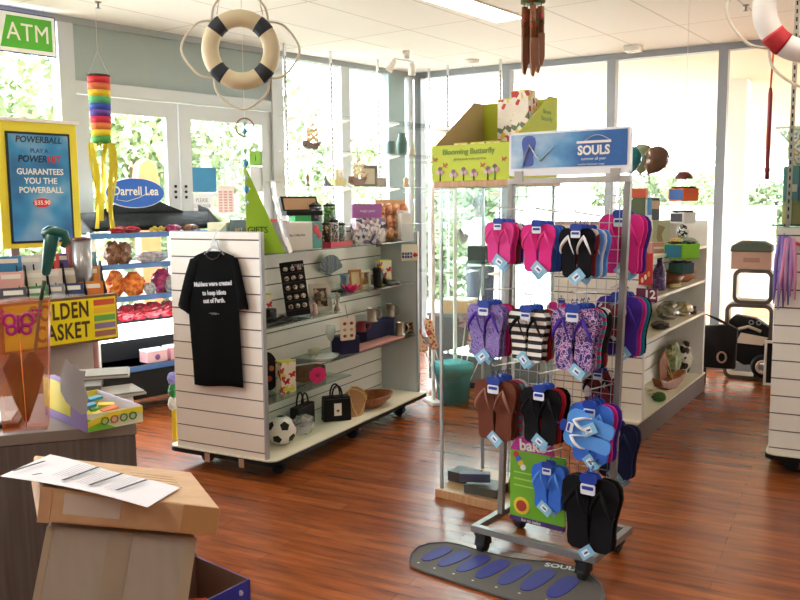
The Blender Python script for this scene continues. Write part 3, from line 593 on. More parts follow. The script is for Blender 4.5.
# own frame: x = -panel y (towards the right in view), y = into the panel, z up
TS = mat('07080a', .95, 0, .12, 30, 0, .15)
def e2(px, py): l_ = ef(px, py); return (-l_.y, l_.z)
rows = [((206, 251), (223, 251.5)), ((200, 253.5), (228, 253.5)), ((194.5, 256), (234, 256)), ((191, 268), (237, 268)), ((189, 290), (238.5, 290)), ((189, 315), (239, 310)), ((191, 340), (240.5, 338)), ((193, 362), (242, 362)), ((194.5, 384.5), (243.5, 387.5))]
def shirt_grid(rows, nx=22, bulge=.022, fold=.0045, sd=0, fx=9):
    vs = []; fs = []; R_ = []
    for i in range(len(rows)-1):
        for k in range(4): f = k/4; R_.append([tuple(rows[i][s][c]*(1-f)+rows[i+1][s][c]*f for c in (0, 1)) for s in (0, 1)])
    R_.append(rows[-1]); nr = len(R_)
    for side in (-1, 1):
        for i, (a, b_) in enumerate(R_):
            (ax, az), (bx_, bz) = e2(*a), e2(*b_); dn = i/(nr-1)
            for j in range(nx+1):
                u_ = j/nx; bu = math.sin(math.pi*u_)**.5
                y = side*bulge*.5*bu*(.55+.45*dn)+(fold*dn*math.sin(fx*u_+sd+.8*math.sin(3*u_+dn))*bu if side < 0 else 0)
                vs.append((ax+(bx_-ax)*u_, y, az+(bz-az)*u_+(-.004*dn*math.sin(7*u_) if i == nr-1 else 0)))
    n1 = nr*(nx+1)
    for s in (0, 1):
        for i in range(nr-1):
            for j in range(nx): a = s*n1+i*(nx+1)+j; fs.append((a, a+1, a+nx+2, a+nx+1))
    for j in range(nx): fs.append((j, j+1, n1+j+1, n1+j)); a = (nr-1)*(nx+1)+j; fs.append((a, a+1, n1+a+1, n1+a))
    return MB().add(vs, fs, TS, None, True)
shirt_grid(rows).obj('shirt_body', t)
for lab, rr in (('sleeve', [((190, 259), (201, 256)), ((185, 275), (197, 276)), ((181, 292), (192, 298)), ((178, 305), (190, 314.5))]), ('sleeve', [((229, 255), (238, 259)), ((233, 275), (242, 276)), ((236, 292), (246, 294)), ((238, 309), (249, 309.5))])):
    shirt_grid(rr, 8, .026, .003, 1, 5).obj(lab, t)
pts = [e2(206, 251.2), e2(209, 257), e2(214, 259.5), e2(219, 257.5), e2(223, 251.2)]
MB().tube([(x, -.013, z_) for x, z_ in pts], .0035, mat('1b1c22', .8), 8).obj('neckband', t)
for body, py, sz in (('Maidens were created', 284.7, .036), ('to keep idiots', 293.7, .036), ('out of Perth.', 301.5, .036)):
    x, z_ = e2(215 if py < 290 else 216.5, py-1.2); o = text(t, 'lettering', body, sz, mat('d5d8de', .6), (x, -.0205, z_), ry=-.075, ext=.0006, off=.0011, sx=.84)
x, z_ = e2(216.5, 313); text(t, 'lettering', '~vvv~', .03, mat('9aa0ac', .6), (x, -.0205, z_), ext=.0006)
HG = sheer('hanger_plastic', 'c8ccd2', .75, .1)
x, z_ = e2(214.5, 249)
h = MB().tube([(x-.07, 0, z_-.03), (x-.03, 0, z_+.0), (x, 0, z_+.02), (x+.03, 0, z_+.0), (x+.07, 0, z_-.03)], .007, HG, 8).prism([(x-.03, z_-.0), (x+.03, z_-.0), (x+.022, z_+.045), (x-.012, z_+.055)], -.004, .004, HG, XZ).obj('hanger', t)
MB().tube([(x, 0, z_+.05), (x+.004, 0, z_+.075), (x+.02, -.002, z_+.09), (x+.022, .006, z_+.105), (x+.01, .028, z_+.11)], .0028, CHR, 8).obj('hanger_hook', h)
MB().tube([(x-.03, .012, z_+.106), (x+.03, .012, z_+.106)], .002, STEEL, 6).obj('hook_bar', h)
# --- things hanging on the hidden side of the display
lf = Gf.w(.05, .70, 0)
for (px0, px1, y0, y1, m, lab, nm, cat) in ((173, 179, 408, 440, mat('e8c81e', .5), 'yellow packet hanging low at the left side of the slatted unit', 'yellow_packet', 'packet'), (169, 178, 396, 410, mat('d8d4cc', .6), 'crumpled white tag at the left side of the slatted unit', 'white_tag', 'tag'), (169, 179, 383, 397, mat('2c8a44', .6), 'green fabric toy at the left side of the slatted unit', 'green_toy', 'toy'), (168, 178, 372, 384, mat('8a86c8', .6), 'lilac fabric toy at the left side of the slatted unit, topmost', 'lilac_toy', 'toy')):
    q = NP((px0+px1)/2, y1, lf, 117.9); w = M(q, px1-px0); h = M(q, y1-y0)
    t = thing(nm, lab, cat, q, RG-math.pi/2)
    (MB().box(-w/2, w/2, -.01, .02, 0, h, m) if nm == 'yellow_packet' else crumple(w*1.15, .06, h, m, hash(px0) % 9 + int(y0) % 5)).obj('body', t, .003)
    MB().tube([(0, .01, h), (w*.3, .012, h+.02)], .002, STEEL, 6).obj('hanging_loop', t)
for x in (.15, .4):  # tape scraps on the bumper
    solo(MB().box(-.018, .018, -.003, 0, -.045, .006, mat('b08a78', .5)), 'tape_scrap', 'brown tape scrap stuck on the black bumper, '+('nearer the right corner' if x < .3 else 'nearer the left corner'), 'tape', Gf.w(-.022, x, .108), RG-math.pi/2)
# ------------------------------------------------------------------ sweets stand by the glass doors
Kf = Fr(Lw.w(0, -.5), 42.5)       # x towards the corner, y towards the door glass
K0 = Kf.l(NP(93, 300, Kf.o, 42.5)).x
t = thing('confectionery_stand', 'lit sweets stand with blue shelves and oval blue sign by the glass doors', 'display stand', Kf.w(K0, 0, 0), Kf.rz)
BLUE = mat('3f6aa8', .35); DK = mat('0e1013', .55, 0, .06, 12, 0, .25); GREY = mat('8f949a', .4, .2)
def kz(py, px=118, y=0): return NP(px, py, Kf.w(0, y, 0), 42.5).z
LK = 1.15; S1, S2, S3, S4 = kz(370), kz(298), kz(265), kz(234)
MB().box(0, LK, 0.02, .38, .1, S1, DK).obj('lower_cabinet', t, .004); MB().box(0.04, LK-.04, .34, .38, S1, kz(325), DK).obj('back_panel', t)
for x in (.02, LK-.06):
    for y in (.04, .32): MB().box(x, x+.04, y, y+.04, 0, .1, BLK).obj('leg', t)
for x in (0, LK-.04):
    MB().box(x, x+.04, .0, .04, S1, S4+.015, mat('e6e8ea', .4)).obj('upright', t); MB().box(x, x+.04, .34, .38, S1, S4+.155, mat('e6e8ea', .4)).obj('upright', t)
for z in (S1, S2, S3, S4): MB().box(-.005, LK+.005, -.012, .34, z-.012, z, mat('9aa4b0', .3)).box(-.005, LK+.005, -.016, -.012, z-.032, z+.006, BLUE).obj('shelf', t)
o = MB().box(0.02, LK-.02, -.01, .02, kz(341), kz(325), mat('fbfdff', .4, 0, 0, 12, 3.2)).obj('light_tube', t); o['label'] = 'white lit light tube'
MB().prism([(-.01, .0), (.34, .0), (.34, .19), (.22, .16), (-.01, .012)], 0, .015, DK, TR(0, 0, S4+.015) @ YZ).obj('top_bin_side', t); MB().prism([(-.01, .0), (.34, .0), (.34, .19), (.22, .16), (-.01, .012)], 0, .015, DK, TR(LK-.015, 0, S4+.015) @ YZ).obj('top_bin_side', t)
MB().box(0.015, LK-.015, .2, .34, S4+.015, S4+.155, DK).obj('top_bin_back', t)
MB().add([(a_, b_, S4+c_) for a_, b_, c_ in ((.0, .03, .055), (LK, .03, .055), (LK, .2, .155), (0, .2, .155), (.0, .033, .051), (LK, .033, .051), (LK, .203, .151), (0, .203, .151))], [(0, 1, 2, 3), (7, 6, 5, 4), (0, 4, 5, 1), (2, 6, 7, 3)], sheer('smoked', '5a646c', .12, .15)).obj('flap_window', t)
q = NP(135, 193, Kf.w(0, .1, 0), 42.5); ql = Kf.l(q); sx_ = ql.x-K0
t2 = t
DKB = mat('1f5fc0', .35)
HIL = [(-.16, 0), (.28, 0), (.24, .03), (.12, .13), (.03, .17), (-.06, .17)]
MB().prism([(a+sx_+.12, b_+S4+.155) for a, b_ in [(-.38, 0), (.35, 0), (.26, .03), (.08, .1), (-.1, .11), (-.24, .06)]], .18, .2, DK, XZ).obj('top_fascia', t2)
so = MB().prism(circ(.243, 40, sx_, q.z, 1, .46), .09, .115, mat('e8eef6', .4), XZ).prism(circ(.237, 40, sx_, q.z, 1, .45), .085, .0895, DKB, XZ).obj('oval_sign', t2)
text(so, 'lettering', 'Darrell Lea', .092, WHITE, (sx_, .084, q.z+.012), ext=.0005, off=.0012, sx=.9)
sw = [(sx_-.15, .083, q.z-.02), (sx_-.16, .083, q.z-.05), (sx_-.08, .083, q.z-.062), (sx_+.02, .083, q.z-.035), (sx_+.1, .083, q.z+.0), (sx_+.16, .083, q.z-.01)]
MB().tube(sw, [.003, .005, .008, .007, .005, .002], WHITE, 6, flat=.3).obj('swoosh', so)
RB = sheer('red_packets', 'a01a2a', .95, .2, ('b81c2c', '6c1020'), 30); BB = sheer('brown_packets', '7a4a2c', .95, .25, ('8c5a38', '5a3624'), 25); OB = sheer('orange_sweets', 'd8641c', .95, .2, ('f0902c', 'b8481c'), 28); MG = sheer('magenta_packets', 'a8285c', .95, .2, ('c03a70', '70204c'), 25); YB = mat('d8c84a', .4); GB = sheer('glassy_packets', 'b0b4bc', .8, .15, ('c8ccd4', '90949c'), 25)
def sweet(px, z, y, w, h, m, lab, sd, grp='packets of sweets'):
    q = Kf.w(0, 0); 
    a, c_ = -4.5, -2.4
    for _ in range(40):
        m_ = (a+c_)/2; v = Kf.w(m_, y, z)-O; x = 400+FPX*v.dot(cr)/v.dot(fw)
        if x < px: a = m_
        else: c_ = m_
    p = Kf.w(a, y, z)
    solo(crumple(w, .1, h, m, sd), 'sweet_packet', lab, 'sweets', p, Kf.rz, grp)
sweet(113, S3, .08, .13, .17, BB, 'orange topped brown sweets packet, leftmost on the upper blue shelf', 1); sweet(124, S3, .08, .13, .16, BB, 'brown sweets packet, second on the upper blue shelf', 2)
sweet(152, S3, .13, .28, .08, GB, 'pale flat packet lying on the upper blue shelf', 3)
sweet(116, S2, .12, .14, .19, OB, 'bright orange sweets packet, leftmost on the second blue shelf', 4); sweet(134, S2, .08, .18, .17, OB, 'large orange and brown sweets bag on the second blue shelf', 5)
sweet(162, S2, .1, .17, .18, MG, 'magenta sweets packet on the second blue shelf', 6); sweet(150, S2, .04, .1, .09, GB, 'clear packet in front of the magenta sweets', 7); sweet(172, S2, .05, .12, .12, GB, 'clear packet right of the magenta sweets', 17)
for k, (x, sd, lab) in enumerate(((126, 8, 'leftmost'), (140, 9, 'second from the left'), (153, 10, 'third from the left'), (167, 11, 'fourth from the left'))): sweet(x, kz(324), .12, .16, .12, RB, 'glossy red sweets packet in the row above the light tube, '+lab, sd, 'red sweets packets')
for k, (x, sd, m, lab) in enumerate(((118, 12, RB, 'red sweets under the clear flap of the top tray, leftmost'), (132, 13, RB, 'red sweets under the clear flap of the top tray, second'), (173, 15, MG, 'magenta sweets at the right of the top tray'), (189, 16, BB, 'brown sweets at the far right of the top tray'))): sweet(x, S4+.001, .04, .14, .055, m, lab, sd, 'sweets in the top tray')
for k in range(7):
    p = NP(151+3.2*k, 219-(k % 2)*1.5, Kf.w(0, .09, 0), 42.5)
    solo(MB().ball((0, 0, .0), .017, YB, 10), 'yellow_sweet', 'round yellow sweet in the heap in the top tray', 'sweets', (p.x, p.y, S4+.02+.012*(k % 2)+.03*0), 0, 'yellow sweets in the top tray')
p = NP(158, 362, Kf.w(0, .05, 0), 42.5)
t = cbox('sweet_box', 'pink and white sweet box on the lowest blue shelf', Kf.w(Kf.l(p).x, .05, S1), Kf.rz, .17, .12, .085, mat('e0b0b4', .5), bev=.002, lid=mat('f4f0f0'))
MB().prism(circ(.022, 12, 0, .04), -.002, -.0006, mat('7a4a80'), XZ).obj('printed_emblem', t)
t = cbox('sweet_box', 'second pink sweet box right of the first on the lowest blue shelf', Kf.w(Kf.l(p).x+.2, .05, S1), Kf.rz, .17, .12, .09, mat('d8a0a8', .5), bev=.002, lid=mat('f4f0f0'))
# ------------------------------------------------------------------ lottery counter, left
Yl = 40.0; la = Z(115, 300, 1.0); Lt = Fr(la, Yl)     # x negative = towards the left foreground, y = away from the aisle
t = thing('lottery_counter', 'grey lottery counter along the left window with a lit yellow sign', 'counter', Lt.w(0, 0, 0), Lt.rz)
MB().box(-1.75, .0, 0, .55, .96, 1.0, mat('8b8d92', .3)).obj('worktop', t, .004)
MB().box(-1.73, -.12, .06, .5, 0, .96, mat('b5aca4', .5)).obj('cabinet', t, .003)
MB().tube([(-.06, .2, 0), (-.06, .2, .96)], .05, mat('8a4a3a', .35), 20).obj('leg', t)
sg = MB(TR(-.035, 0, 0)).box(-.66, .02, -.045, -.008, .775, 1.045, mat('7a5a3c', .4)).box(-.645, .008, -.048, -.044, .79, 1.03, mat('f6e21c', .35)).obj('lottery_sign', t)
for k, c_ in enumerate(('d8583c', 'f0c030', '6aa84c', '8c78a0', 'a86a5c')): MB(TR(-.04, 0, 0)).box(-.125, .006, -.0505, -.0485, .985-.045*k, 1.018-.045*k, mat(c_, .4)).obj('colour_stripe', sg)
for k, b_ in enumerate(('GOLDEN', 'CASKET')): text(sg, 'lettering', b_, .125, mat('4a3a1c', .5), (-.195, -.0495, .968-.115*k), ext=.0006, off=.003, sx=.66, sp=1.1, align='RIGHT')
# brochure holders on it
def lz(px, py, z): return Lt.l(Z(px, py, z))
HC_ = [('2f7fb8', 'e0a8a0', '4a4a58'), ('c8ccd0', 'd8d4c4', '4a8a4c'), ('c83a34', 'd8d0c8', '8a9098'), ('5a4a9c', 'c8b8a0', '2c3a6c'), ('7ab0c0', 'e08a2c', 'd87820')]
for k, (px, cs) in enumerate(zip((8, 30, 47, 66, 86), HC_)):
    a, c_ = -1.7, .0
    for _ in range(40):
        m_ = (a+c_)/2; v = Lt.w(m_, .2, 1.0)-O; x = 400+FPX*v.dot(cr)/v.dot(fw)
        if x < px: a = m_
        else: c_ = m_
    nm = ('blue topped', 'pale and green', 'red topped', 'violet topped', 'orange and blue')[k]
    t = thing('brochure_holder', 'black stepped holder of %s leaflets on the lottery counter' % nm, 'leaflet rack', Lt.w(a, .12, 1.0), Lt.rz-.35, 'leaflet holders on the lottery counter')
    MB().prism([(0, 0), (.22, 0), (.22, .22), (.15, .22), (.08, .12), (0, .05)], -.082, -.076, BLK, YZ).prism([(0, 0), (.22, 0), (.22, .22), (.15, .22), (.08, .12), (0, .05)], .076, .082, BLK, YZ).box(-.076, .076, 0, .22, 0, .006, BLK).obj('holder', t)
    for j in range(3):
        m_ = mat(cs[2-j], .45); l_ = MB(TR(0, .02+.068*j, .008, -.2)).box(-.068, .068, 0, .022, 0, .1+.085*j, m_).obj('leaflets', t, .001)
        MB(TR(0, .02+.068*j, .008, -.2)).box(-.05, .05, -.001, 0, .06+.085*j, .085+.085*j, mat('e8e4dc', .5)).obj('printed_panel', l_)
q = Lt.w(-.42, .1, 1.001)
solo(crumple(.62, .16, .055, PLAS, 21), 'plastic_bag', 'flattened clear plastic bag along the front of the lottery counter', 'bag', q, Lt.rz)
# poster case standing on the back of the counter
pp = NP(76, 240, Lw.w(0, -1.05, 0), 42.5); Pf = Fr(pp, 42.5)
def pz(px, py): l_ = Pf.l(NP(px, py, Pf.o, 42.5)); return l_.x, l_.z
x1, zt = pz(76, 125); _, zb = pz(76, 246)
t = thing('lottery_poster', 'yellow framed blue lottery poster by the left window', 'poster', Pf.w(0, 0, 1.0), Pf.rz)
o_ = Pf.o
ZP = lambda z: z-1.0
xl = x1-.49
YEL = mat('ecd73a', .4)
MB().box(xl, x1, 0, .05, ZP(zb), ZP(zt), YEL).obj('case', t, .004)
MB().box(xl+.05, x1-.05, -.006, -.0005, ZP(zb)+.03, ZP(zt)-.06, mat('16202c', .4)).obj('black_border', t)
def poster_mat():
    m, nt, b_ = newmat('poster_blue'); N = nt.nodes; L = nt.links; tc = N.new('ShaderNodeTexCoord'); mp = N.new('ShaderNodeMapping'); L.new(tc.outputs['Object'], mp.inputs[0])
    g = N.new('ShaderNodeTexNoise'); g.inputs['Scale'].default_value = 3.5; g.inputs['Detail'].default_value = 2; L.new(mp.outputs[0], g.inputs[0]); rp = N.new('ShaderNodeValToRGB'); e = rp.color_ramp.elements
    e[0].position = .3; e[0].color = lin('1f4f8c'); e[1].position = .5; e[1].color = lin('3a8cc0'); q = e.new(.75); q.color = lin('a8c4d8'); L.new(g.outputs['Fac'], rp.inputs[0]); L.new(rp.outputs[0], b_.inputs['Base Color']); b_.inputs['Roughness'].default_value = .3; return m
MB().box(xl+.064, x1-.064, -.009, -.006, ZP(zb)+.044, ZP(zt)-.074, poster_mat()).obj('poster_sheet', t)
xc = (xl+x1)/2; zh = ZP(zt)
for b_, sz, dz, m, s_, sh in (('POWERBALL', .052, .105, mat('1c2c4c'), .95, .15), ('PLAY A', .034, .17, mat('2c4a7c'), 1, 0), ('GUARANTEES', .05, .295, WHITE, .92, 0), ('YOU THE', .05, .35, WHITE, .95, 0), ('POWERBALL', .05, .405, WHITE, .95, 0)):
    text(t, 'lettering', b_, sz, m, (xc, -.0095, zh-dz), off=.001, sx=s_, shear=sh)
text(t, 'lettering', 'POWER', .056, mat('1a2440'), (xc-.045, -.0095, zh-.22), off=.0015, sx=.9, shear=.2); text(t, 'lettering', 'HIT', .056, mat('c8242c'), (xc+.085, -.0095, zh-.22), off=.0015, sx=.9, shear=.2)
MB().prism(circ(.055, 24, xc, zh-.48, 1, .5), -.011, -.0095, mat('d8242c'), XZ).obj('price_oval', t); text(t, 'lettering', '$35.90', .036, WHITE, (xc, -.0115, zh-.48), off=.0006)
MB().box(xl-.02, x1+.015, -.01, .06, ZP(zt), ZP(zt)+.02, WHITE).obj('top_rail', t)
MB().box(xl+.05, xl+.1, .01, .04, 0, ZP(zb), STEEL).obj('foot', t); MB().box(x1-.1, x1-.05, .01, .04, 0, ZP(zb), STEEL).obj('foot', t)
# metal column at the end of the counter
q = Z(98, 296, 1.0)
t = thing('wrapping_roll', 'tall red and silver roll standing at the end of the lottery counter', 'roll', Lt.w(-.07, .22, 1.0), 0)
MB().tube([(0, 0, 0), (0, 0, .35)], .055, mat('a0a0a2', .3, .7), 24).obj('silver_roll', t); MB().tube([(-.075, .05, 0), (-.075, .05, .36)], .04, mat('7a3026', .4), 20).obj('red_roll', t)
MB().lathe([(.055, .35), (.057, .352), (.057, .365), (.0001, .366)], mat('5a2a22', .4), None, 24).obj('cap', t)
# ------------------------------------------------------------------ ATM sign
q = NP(57, 58, Lw.w(0, -.12, 0), 42.5); A = Fr(q, 42.5)
zb = q.z; zt = NP(57, 18, A.o, 42.5).z; h = zt-zb; w_ = .80
t = thing('atm_sign', 'blue and green ATM sign hanging inside the left window', 'sign', A.w(0, 0, 0), A.rz)
for o in (t,): o.location.z = zb
MB().box(-w_, 0, 0, .012, 0, h, mat('2c3f86', .4)).obj('board', t, .002); MB().box(-w_+.008, -.008, -.002, 0, .008, h-.008, mat('f0f4f6', .4)).obj('white_border', t)
MB().box(-w_+.02, -.41, -.004, -.002, .02, h-.02, mat('20306c', .4)).obj('navy_field', t)
MB().prism([(-.395, .035), (-.03, .035), (-.03, h-.03), (-.345, h-.03)], -.004, -.002, mat('4fae2c', .4), XZ).obj('green_field', t)
text(t, 'lettering', 'ATM', .17, WHITE, (-.2, -.005, h/2), off=0, sx=.85, sp=1.05)
for x in (-.7, -.08): MB().tube([(x, .006, h), (x, .006, CH-zb-.005)], .0015, STEEL, 6).obj('hanging_wire', t)
# ------------------------------------------------------------------ door notices
def sticker(x0, x1, y0, y1, m, name, lab, cat, extra=None, off=-.0):
    a = Lw.l(NP(x0, y1, Lw.w(0, .035, 0), 42.5)); b_ = Lw.l(NP(x1, y0, Lw.w(0, .035, 0), 42.5))
    t = thing(name, lab, cat, Lw.w((a.x+b_.x)/2, .036, a.z), Lw.rz); w = b_.x-a.x; h = b_.z-a.z
    MB().box(-w/2, w/2, 0, .002, 0, h, m).obj('sheet', t)
    if extra: extra(t, w, h)
    return t
sticker(189, 216, 168, 192, mat('1f86b8', .4), 'blue_notice', 'plain blue square notice on the right glass door leaf', 'notice')
def ex1(t, w, h): text(t, 'lettering', 'PLEASE', .05, mat('9a9aa2'), (0, -.001, h*.6), sx=.8); text(t, 'lettering', 'CLOSE DOOR', .04, mat('9a9aa2'), (0, -.001, h*.3), sx=.7)
sticker(190, 214, 193, 212, mat('eef2f4', .5), 'white_notice', 'white printed notice below the blue square on the door', 'notice', ex1)
def ex2(t, w, h):
    for r_ in range(8):
        for c_ in range(3): MB().box(-w*.42+c_*w*.3, -w*.42+c_*w*.3+w*.2, -.001, 0, h*(.05+.1*r_), h*(.05+.1*r_+.06), mat('d8a0a0', .5)).obj('calendar_cell', t)
sticker(218, 234, 186, 213, mat('f0e4e0', .5), 'calendar_sheet', 'tall sheet printed with a pink grid on the right door leaf', 'notice', ex2)
def ex3(t, w, h): text(t, 'lettering', 'i', h*.7, mat('2a4a20'), (0, -.001, h*.5))
sticker(250, 261, 151, 165, mat('8cc84a', .5), 'green_sticker', 'small green sticker near the hinge edge of the right door leaf', 'sticker', ex3)
sticker(251, 262, 167, 192, mat('dfe4e6', .5), 'grey_notice', 'pale grey sheet under the green sticker at the door edge', 'notice')
# ------------------------------------------------------------------ windsock
q = D(98.5, 75, 4.3); t = thing('windsock', 'rainbow striped windsock with yellow tails hanging by the left door', 'windsock', (q.x, q.y, q.z), .2)
R_ = .058; cols = ['4a3024', 'd8323a', 'e87a4a', 'f0d028', '5cc07a', '3a5ac0', '6a4aa8', 'd83050', 'f08a4a', 'f0dc30', '58b858']
L_ = .345; zz = 0
for k, c_ in enumerate(cols):
    h = .012 if k == 0 else (L_-.012)/10; r1 = R_*(1-.18*(-zz)/L_); r2 = R_*(1-.18*(h-zz)/L_)
    MB().lathe([(r1, zz), (r2, zz-h), (r2-.002, zz-h), (r1-.002, zz), (r1, zz)], mat(c_, .7), None, 20).obj('colour_band', t); zz -= h
for k in range(8):
    a = k*.785; x, y = .05*math.cos(a), .05*math.sin(a); ln = .40+.05*math.sin(k*2.1)
    vs = []; n_ = 14
    for i in range(n_+1): f = i/n_; tw = a+2*f+k; wx = x+.012*math.sin(5*f+k); wy = y+.012*math.cos(4*f+k); vs += [(wx-.011*math.cos(tw), wy-.011*math.sin(tw), zz-ln*f), (wx+.011*math.cos(tw), wy+.011*math.sin(tw), zz-ln*f)]
    m0 = len(vs); vs += [(a_+.001, b_+.001, c_) for a_, b_, c_ in vs]; fs = []
    for i in range(n_): fs += [(2*i, 2*i+1, 2*i+3, 2*i+2), (m0+2*i, m0+2*i+2, m0+2*i+3, m0+2*i+1)]
    MB().add(vs, fs, mat('e8d838', .7)).obj('tail', t)
MB().tube([(-.05, 0, 0), (0, 0, .12), (.05, 0, 0)], .0012, WHITE, 6).tube([(0, 0, .12), (0, 0, CH-q.z)], .001, WHITE, 6).obj('string', t)
# ------------------------------------------------------------------ lifebuoys
def lifebuoy(p, rz, tilt, Rm, rt, mring, mband, label):
    t = thing('lifebuoy', label, 'lifebuoy', p, rz)
    n = 48; T_ = TR(0, 0, 0, math.pi/2+tilt)
    vs = []; fs = []; k = 16
    rg = MB(T_); rg.tube([(Rm*math.cos(2*math.pi*i/n), Rm*math.sin(2*math.pi*i/n), 0) for i in range(n)], rt, mring, k, True, flat=1).obj('ring', t)
    for j in range(4):
        a0 = math.radians(45+90*j-11); bb = MB(T_)
        bb.tube([(Rm*math.cos(a0+math.radians(22)*i/6), Rm*math.sin(a0+math.radians(22)*i/6), 0) for i in range(7)], rt*1.03, mband, k).obj('band', t)
        a1 = math.radians(45+90*j); a2 = a1+math.pi/2; am = a1+math.pi/4; Ro = Rm+rt
        pts = [(Ro*math.cos(a1), Ro*math.sin(a1), .004), ((Ro+.05)*math.cos(a1+.3), (Ro+.05)*math.sin(a1+.3), .01), ((Ro+.09)*math.cos(am), (Ro+.09)*math.sin(am), .012), ((Ro+.05)*math.cos(a2-.3), (Ro+.05)*math.sin(a2-.3), .01), (Ro*math.cos(a2), Ro*math.sin(a2), .004)]
        MB(T_).tube(sm(pts), .0055, mat('d8d2c0', .7), 8).obj('grab_rope', t)
    return t
q = D(241, 50, 3.9); lb = lifebuoy((q.x, q.y, q.z), .12, .06, .142, .040, mat('ddd2ae', .55), mat('27323c', .6), 'cream lifebuoy with navy bands hanging from the ceiling')
MB().tube([(-.105, 0, .16), (-.02, 0, CH-q.z)], .003, mat('d8d2c0'), 6).tube([(.105, 0, .16), (.0, 0, CH-q.z)], .003, mat('d8d2c0'), 6).obj('hanging_rope', lb)
q = D(814, 4, 3.0); lb = lifebuoy((q.x, q.y, q.z), -.25, .05, .165, .042, mat('e0dcd6', .5), mat('b0242c', .6), 'white lifebuoy with red bands hanging at the top right')
MB().tube([(0, 0, .2), (0, 0, CH-q.z)], .003, mat('d8d2c0'), 6).obj('hanging_rope', lb)
# crystal mobile below first lifebuoy
q = D(244, 103, 4.2); t = thing('crystal_mobile', 'hanging mobile of blue glass crystals below the cream lifebuoy', 'mobile', (q.x, q.y, q.z))
CB = mat('5aa0c8', .1, .2); 
MB().tube([(0, 0, 0), (0, 0, -.55)], .001, WHITE, 6).tube([(0, 0, 0), (0, 0, .1), (0, 0, CH-q.z)], .001, WHITE, 6).obj('thread', t)
MB().tube([(.045*math.cos(a*.4), 0, -.12+.045*math.sin(a*.4)) for a in range(13)], .004, mat('8a6a5a', .4), 8).obj('wire_scroll', t)
for k, (z_, r_) in enumerate(((-.1, .014), (-.14, .016), (-.24, .012), (-.3, .018), (-.37, .012), (-.43, .018), (-.5, .012))): MB().lathe([(.0001, z_-r_*1.4), (r_, z_), (.0001, z_+r_*1.4)], CB if k % 2 else mat('a8d8d0', .1), None, 8).obj('crystal', t)
# ------------------------------------------------------------------ wind chime
q = D(533, 3, 2.9); BAM = grain('bamboo', '6e3f22', '8c5a34', 6, .6, .5)
t = thing('wind_chime', 'painted bamboo wind chime hanging from the ceiling', 'wind chime', (q.x, q.y, q.z), .3)
MB().lathe([(.0001, .07), (.03, .06), (.042, .03), (.043, 0), (.0001, 0)], pat('noise', ('5a8a3a', '3a5a28', '8a5a30', '4a7a34'), 14, .5), None, 20).obj('coconut_top', t)
for k in range(5):
    a = k*1.2566+.5; ln = (.22, .19, .23, .24, .2)[k]; x, y = .03*math.cos(a), .03*math.sin(a)
    tb = MB(TR(x, y, -.015)).tube([(0, 0, 0), (0, 0, -ln*.45)], .0105, BAM, 12).prism([(-.0105, -ln*.45), (.0105, -ln*.45), (.0105, -ln*.85), (.002, -ln), (-.006, -ln*.97), (-.0105, -ln*.8)], -.009, .002, BAM, XZ).obj('bamboo_tube', t)
    MB(TR(x, y, -.015)).tube([(0, 0, -ln*.1), (0, 0, -ln*.3)], .0112, pat('noise', ('8a2c24', '3a5a2c', 'a04a2c', '6a3a20'), 20, .5), 12).obj('painted_band', tb)
    MB(TR(x, y, 0)).tube([(0, 0, 0), (0, 0, -.02)], .001, BLK, 6).obj('cord', tb)
MB().tube([(0, 0, .07), (0, 0, CH-q.z)], .0015, BLK, 6).obj('cord', t)
# ------------------------------------------------------------------ ceiling fittings
def spot(px, py, lab, heads=2):
    q = Z(px, py, CH); t = thing('spotlight', lab, 'spotlight', (q.x, q.y, CH), .8, 'white spotlights on the ceiling')
    MB().lathe([(.035, 0), (.035, -.07), (.0001, -.07)], WHITE, None, 18).obj('canopy', t)
    if heads: MB().tube([(-.16, 0, -.085), (.1, 0, -.085)], .006, WHITE, 8).tube([(0, 0, -.06), (0, 0, -.085)], .006, WHITE, 8).obj('bar', t)
    for x in ((-.15, .08) if heads == 2 else ()):
        h = MB(TR(x, 0, -.1, .3, .45 if x < 0 else -.3)).lathe([(.02, 0), (.028, -.03), (.035, -.11), (.03, -.11), (.0001, -.06)], WHITE, None, 16).obj('lamp_head', t)
spot(406, 51, 'white twin-headed spotlight near the corner of the ceiling')
q = Z(472, 60, CH); t = thing('ceiling_sensor', 'round white ceiling fitting with a dangling cord near the back window', 'sensor', (q.x, q.y, CH)); MB().lathe([(.07, 0), (.065, -.03), (.03, -.045), (.0001, -.046)], WHITE, None, 20).obj('housing', t); MB().tube([(0, 0, -.046), (.02, 0, -.1), (.07, 0, -.19)], .002, mat('a8a8a8'), 6).obj('cord', t)
q = Z(633, 46, CH); t = thing('emergency_light', 'small square white light fitting on the ceiling by the back window', 'light', (q.x, q.y, CH), Wf.rz); MB().box(-.07, .07, -.07, .07, -.05, 0, WHITE).obj('housing', t, .008); MB().lathe([(.03, -.05), (.03, -.06), (.0001, -.062)], mat('f4f4ee', .2), None, 16).obj('lens', t)
for px, py, lab in ((746, 5, 'small sprinkler head in the ceiling left of the red banded lifebuoy'), (98, 2, 'small sprinkler head in the ceiling above the grey door header')):
    q = Z(px, py, CH); t = thing('sprinkler', lab, 'sprinkler', (q.x, q.y, CH)); MB().lathe([(.025, 0), (.022, -.006), (.008, -.01), (.008, -.035), (.0001, -.036)], STEEL, None, 14).obj('body', t); MB().lathe([(.018, -.04), (.018, -.042), (.0001, -.043)], STEEL, None, 12).obj('deflector', t)
